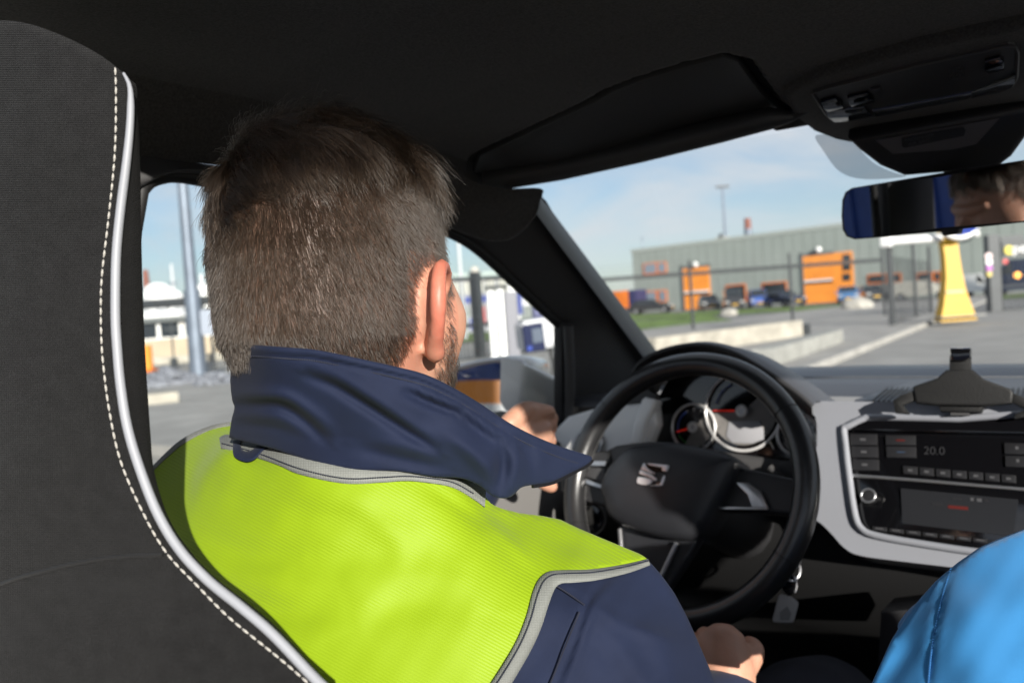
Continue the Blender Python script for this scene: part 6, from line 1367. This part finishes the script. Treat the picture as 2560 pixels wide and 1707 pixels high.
# ================================================================== THE PASSENGER
pas = thing('person', Vector((.34, .45, .3)), 'passenger in bright blue shirt, only the shoulder showing at the lower right corner', 'person')
PHC = Vector((.44, .57, 1.17)); pnm = lambda x, y, z: PHC+Vector((x, y, z))
pch = []
for s in (1, -1): pch += ear_chain(s, pnm)
f1, f2 = face_bits(pnm); pch += f1
pc7 = PHC+Vector((0, -.02, -.16)); pche = Vector((.36, .50, .80)); ppel = Vector((.35, .45, .5))
psL = P(2520, 1680, .58); peL = Vector((.24, .74, .68)); pwL = Vector((.20, .92, .66))
pch += [[(PHC+Vector((0, 0, -.12)), .055), (pc7, .06), (pche, .11), (ppel, .12)], [(psL+Vector((.05, 0, 0)), .045), (psL, .045), (peL, .037), (pwL, .026)], [(Vector((.55, .48, .95)), .05), (Vector((.60, .66, .75)), .04), (Vector((.45, .88, .66)), .026)]]
pch += hand_fist(pwL+Vector((.06, .05, -.01)), pwL, (0, -1, 0), (0, .2, -1), (.4, .6, .5)); pch += hand_fist(Vector((.40, .94, .65)), Vector((.45, .88, .66)), (0, 1, 0), (0, .2, -1), (.4, .6, .5))
pch += [[(ppel+Vector((.10, 0, 0)), .09), (Vector((.46, .98, .60)), .065), (Vector((.46, 1.1, .3)), .045)], [(ppel+Vector((-.10, 0, 0)), .09), (Vector((.26, .98, .60)), .065), (Vector((.26, 1.1, .3)), .045)]]
pbody = capsules('body', pch, f2, M_skin, pas, voxel=.0045, smooth=5, extra=lambda bm: add_head(bm, pnm))
M_shirt = weave('blue_shirt', (0.028, 0.185, 0.43), .75, 120, 0, .4, .0005, var=.08, ang=rad(80), colamt=.15, vscale=3, sheen=.2)
M_shirt2 = mat('blue_shirt_plain', (0.028, 0.185, 0.43), .75, sheen=.2)
capsules('shirt', [[(pc7+Vector((.02, .06, -.08)), .065), (pche+Vector((.03, .06, 0)), .135), (ppel, .16)], [(psL.lerp(pc7, .5)+Vector((.02, .06, -.05)), .05), (psL+FWD*.06, .05), (peL, .045)], [(Vector((.52, .48, .94)), .065), (Vector((.60, .66, .75)), .05)]], [], M_shirt2, pas, voxel=.007, smooth=6)
capsules('trousers', [[(ppel+Vector((s*.10, 0, 0)), .11), (Vector((.36+s*.10, .98, .60)), .08), (Vector((.36+s*.10, 1.1, .3)), .06)] for s in (1, -1)], [], M_trous, pas, voxel=.009, smooth=5)
DP = TPS([(2170, 1730, .510), (2230, 1600, .510), (2300, 1500, .508), (2370, 1430, .506), (2450, 1370, .505), (2560, 1325, .505), (2700, 1280, .505), (2330, 1560, .490), (2300, 1707, .484), (2420, 1520, .478), (2560, 1480, .474), (2450, 1720, .458), (2620, 1720, .448), (2700, 1500, .462), (2560, 1600, .460)])
sh_out = [(2168, 1740), (2195, 1680), (2230, 1602), (2262, 1550), (2300, 1500), (2340, 1455), (2372, 1428), (2398, 1406), (2425, 1388), (2450, 1370), (2500, 1348), (2560, 1325), (2640, 1300), (2760, 1280), (2760, 1740)]
sleeve_seam = [(2378, 1420), (2362, 1470), (2345, 1540), (2328, 1630), (2318, 1740)]
sheet('shirt_shoulder', sh_out, DP, M_shirt, pas, step=14, folds=[(sleeve_seam, 8, .0016, .0006), ([(2200, 1720), (2260, 1640), (2290, 1600)], 30, .003, .002)], wrap=((3, .008), (2, .03), (-12, .08)), noise=.0008, uvs=1/700)
thread('shirt_seam', sleeve_seam, DP, .0012, mat('blue_thread', (0.025, 0.14, 0.36), .8), 50, .0006, pas)
# short dark hair so that the passenger's head is whole
ph_ = []
while len(ph_) < 5000:
    z = rr_.uniform(-.1, .121); a = rr_.uniform(0, 6.283); p, n = skull_n(z, a)
    if hairline(p) < 0: continue
    flow = Vector((0, .2, -1)); flow = (flow-n*flow.dot(n)).normalized(); d = (flow+n*.5).normalized(); ph_.append([tuple(pnm(*v)) for v in (p, p+d*.01, p+(d+flow*.4).normalized()*.022)])
make_hair('cropped_hair', ph_, None, MH2, pas, [.0004, .0004, .0002])
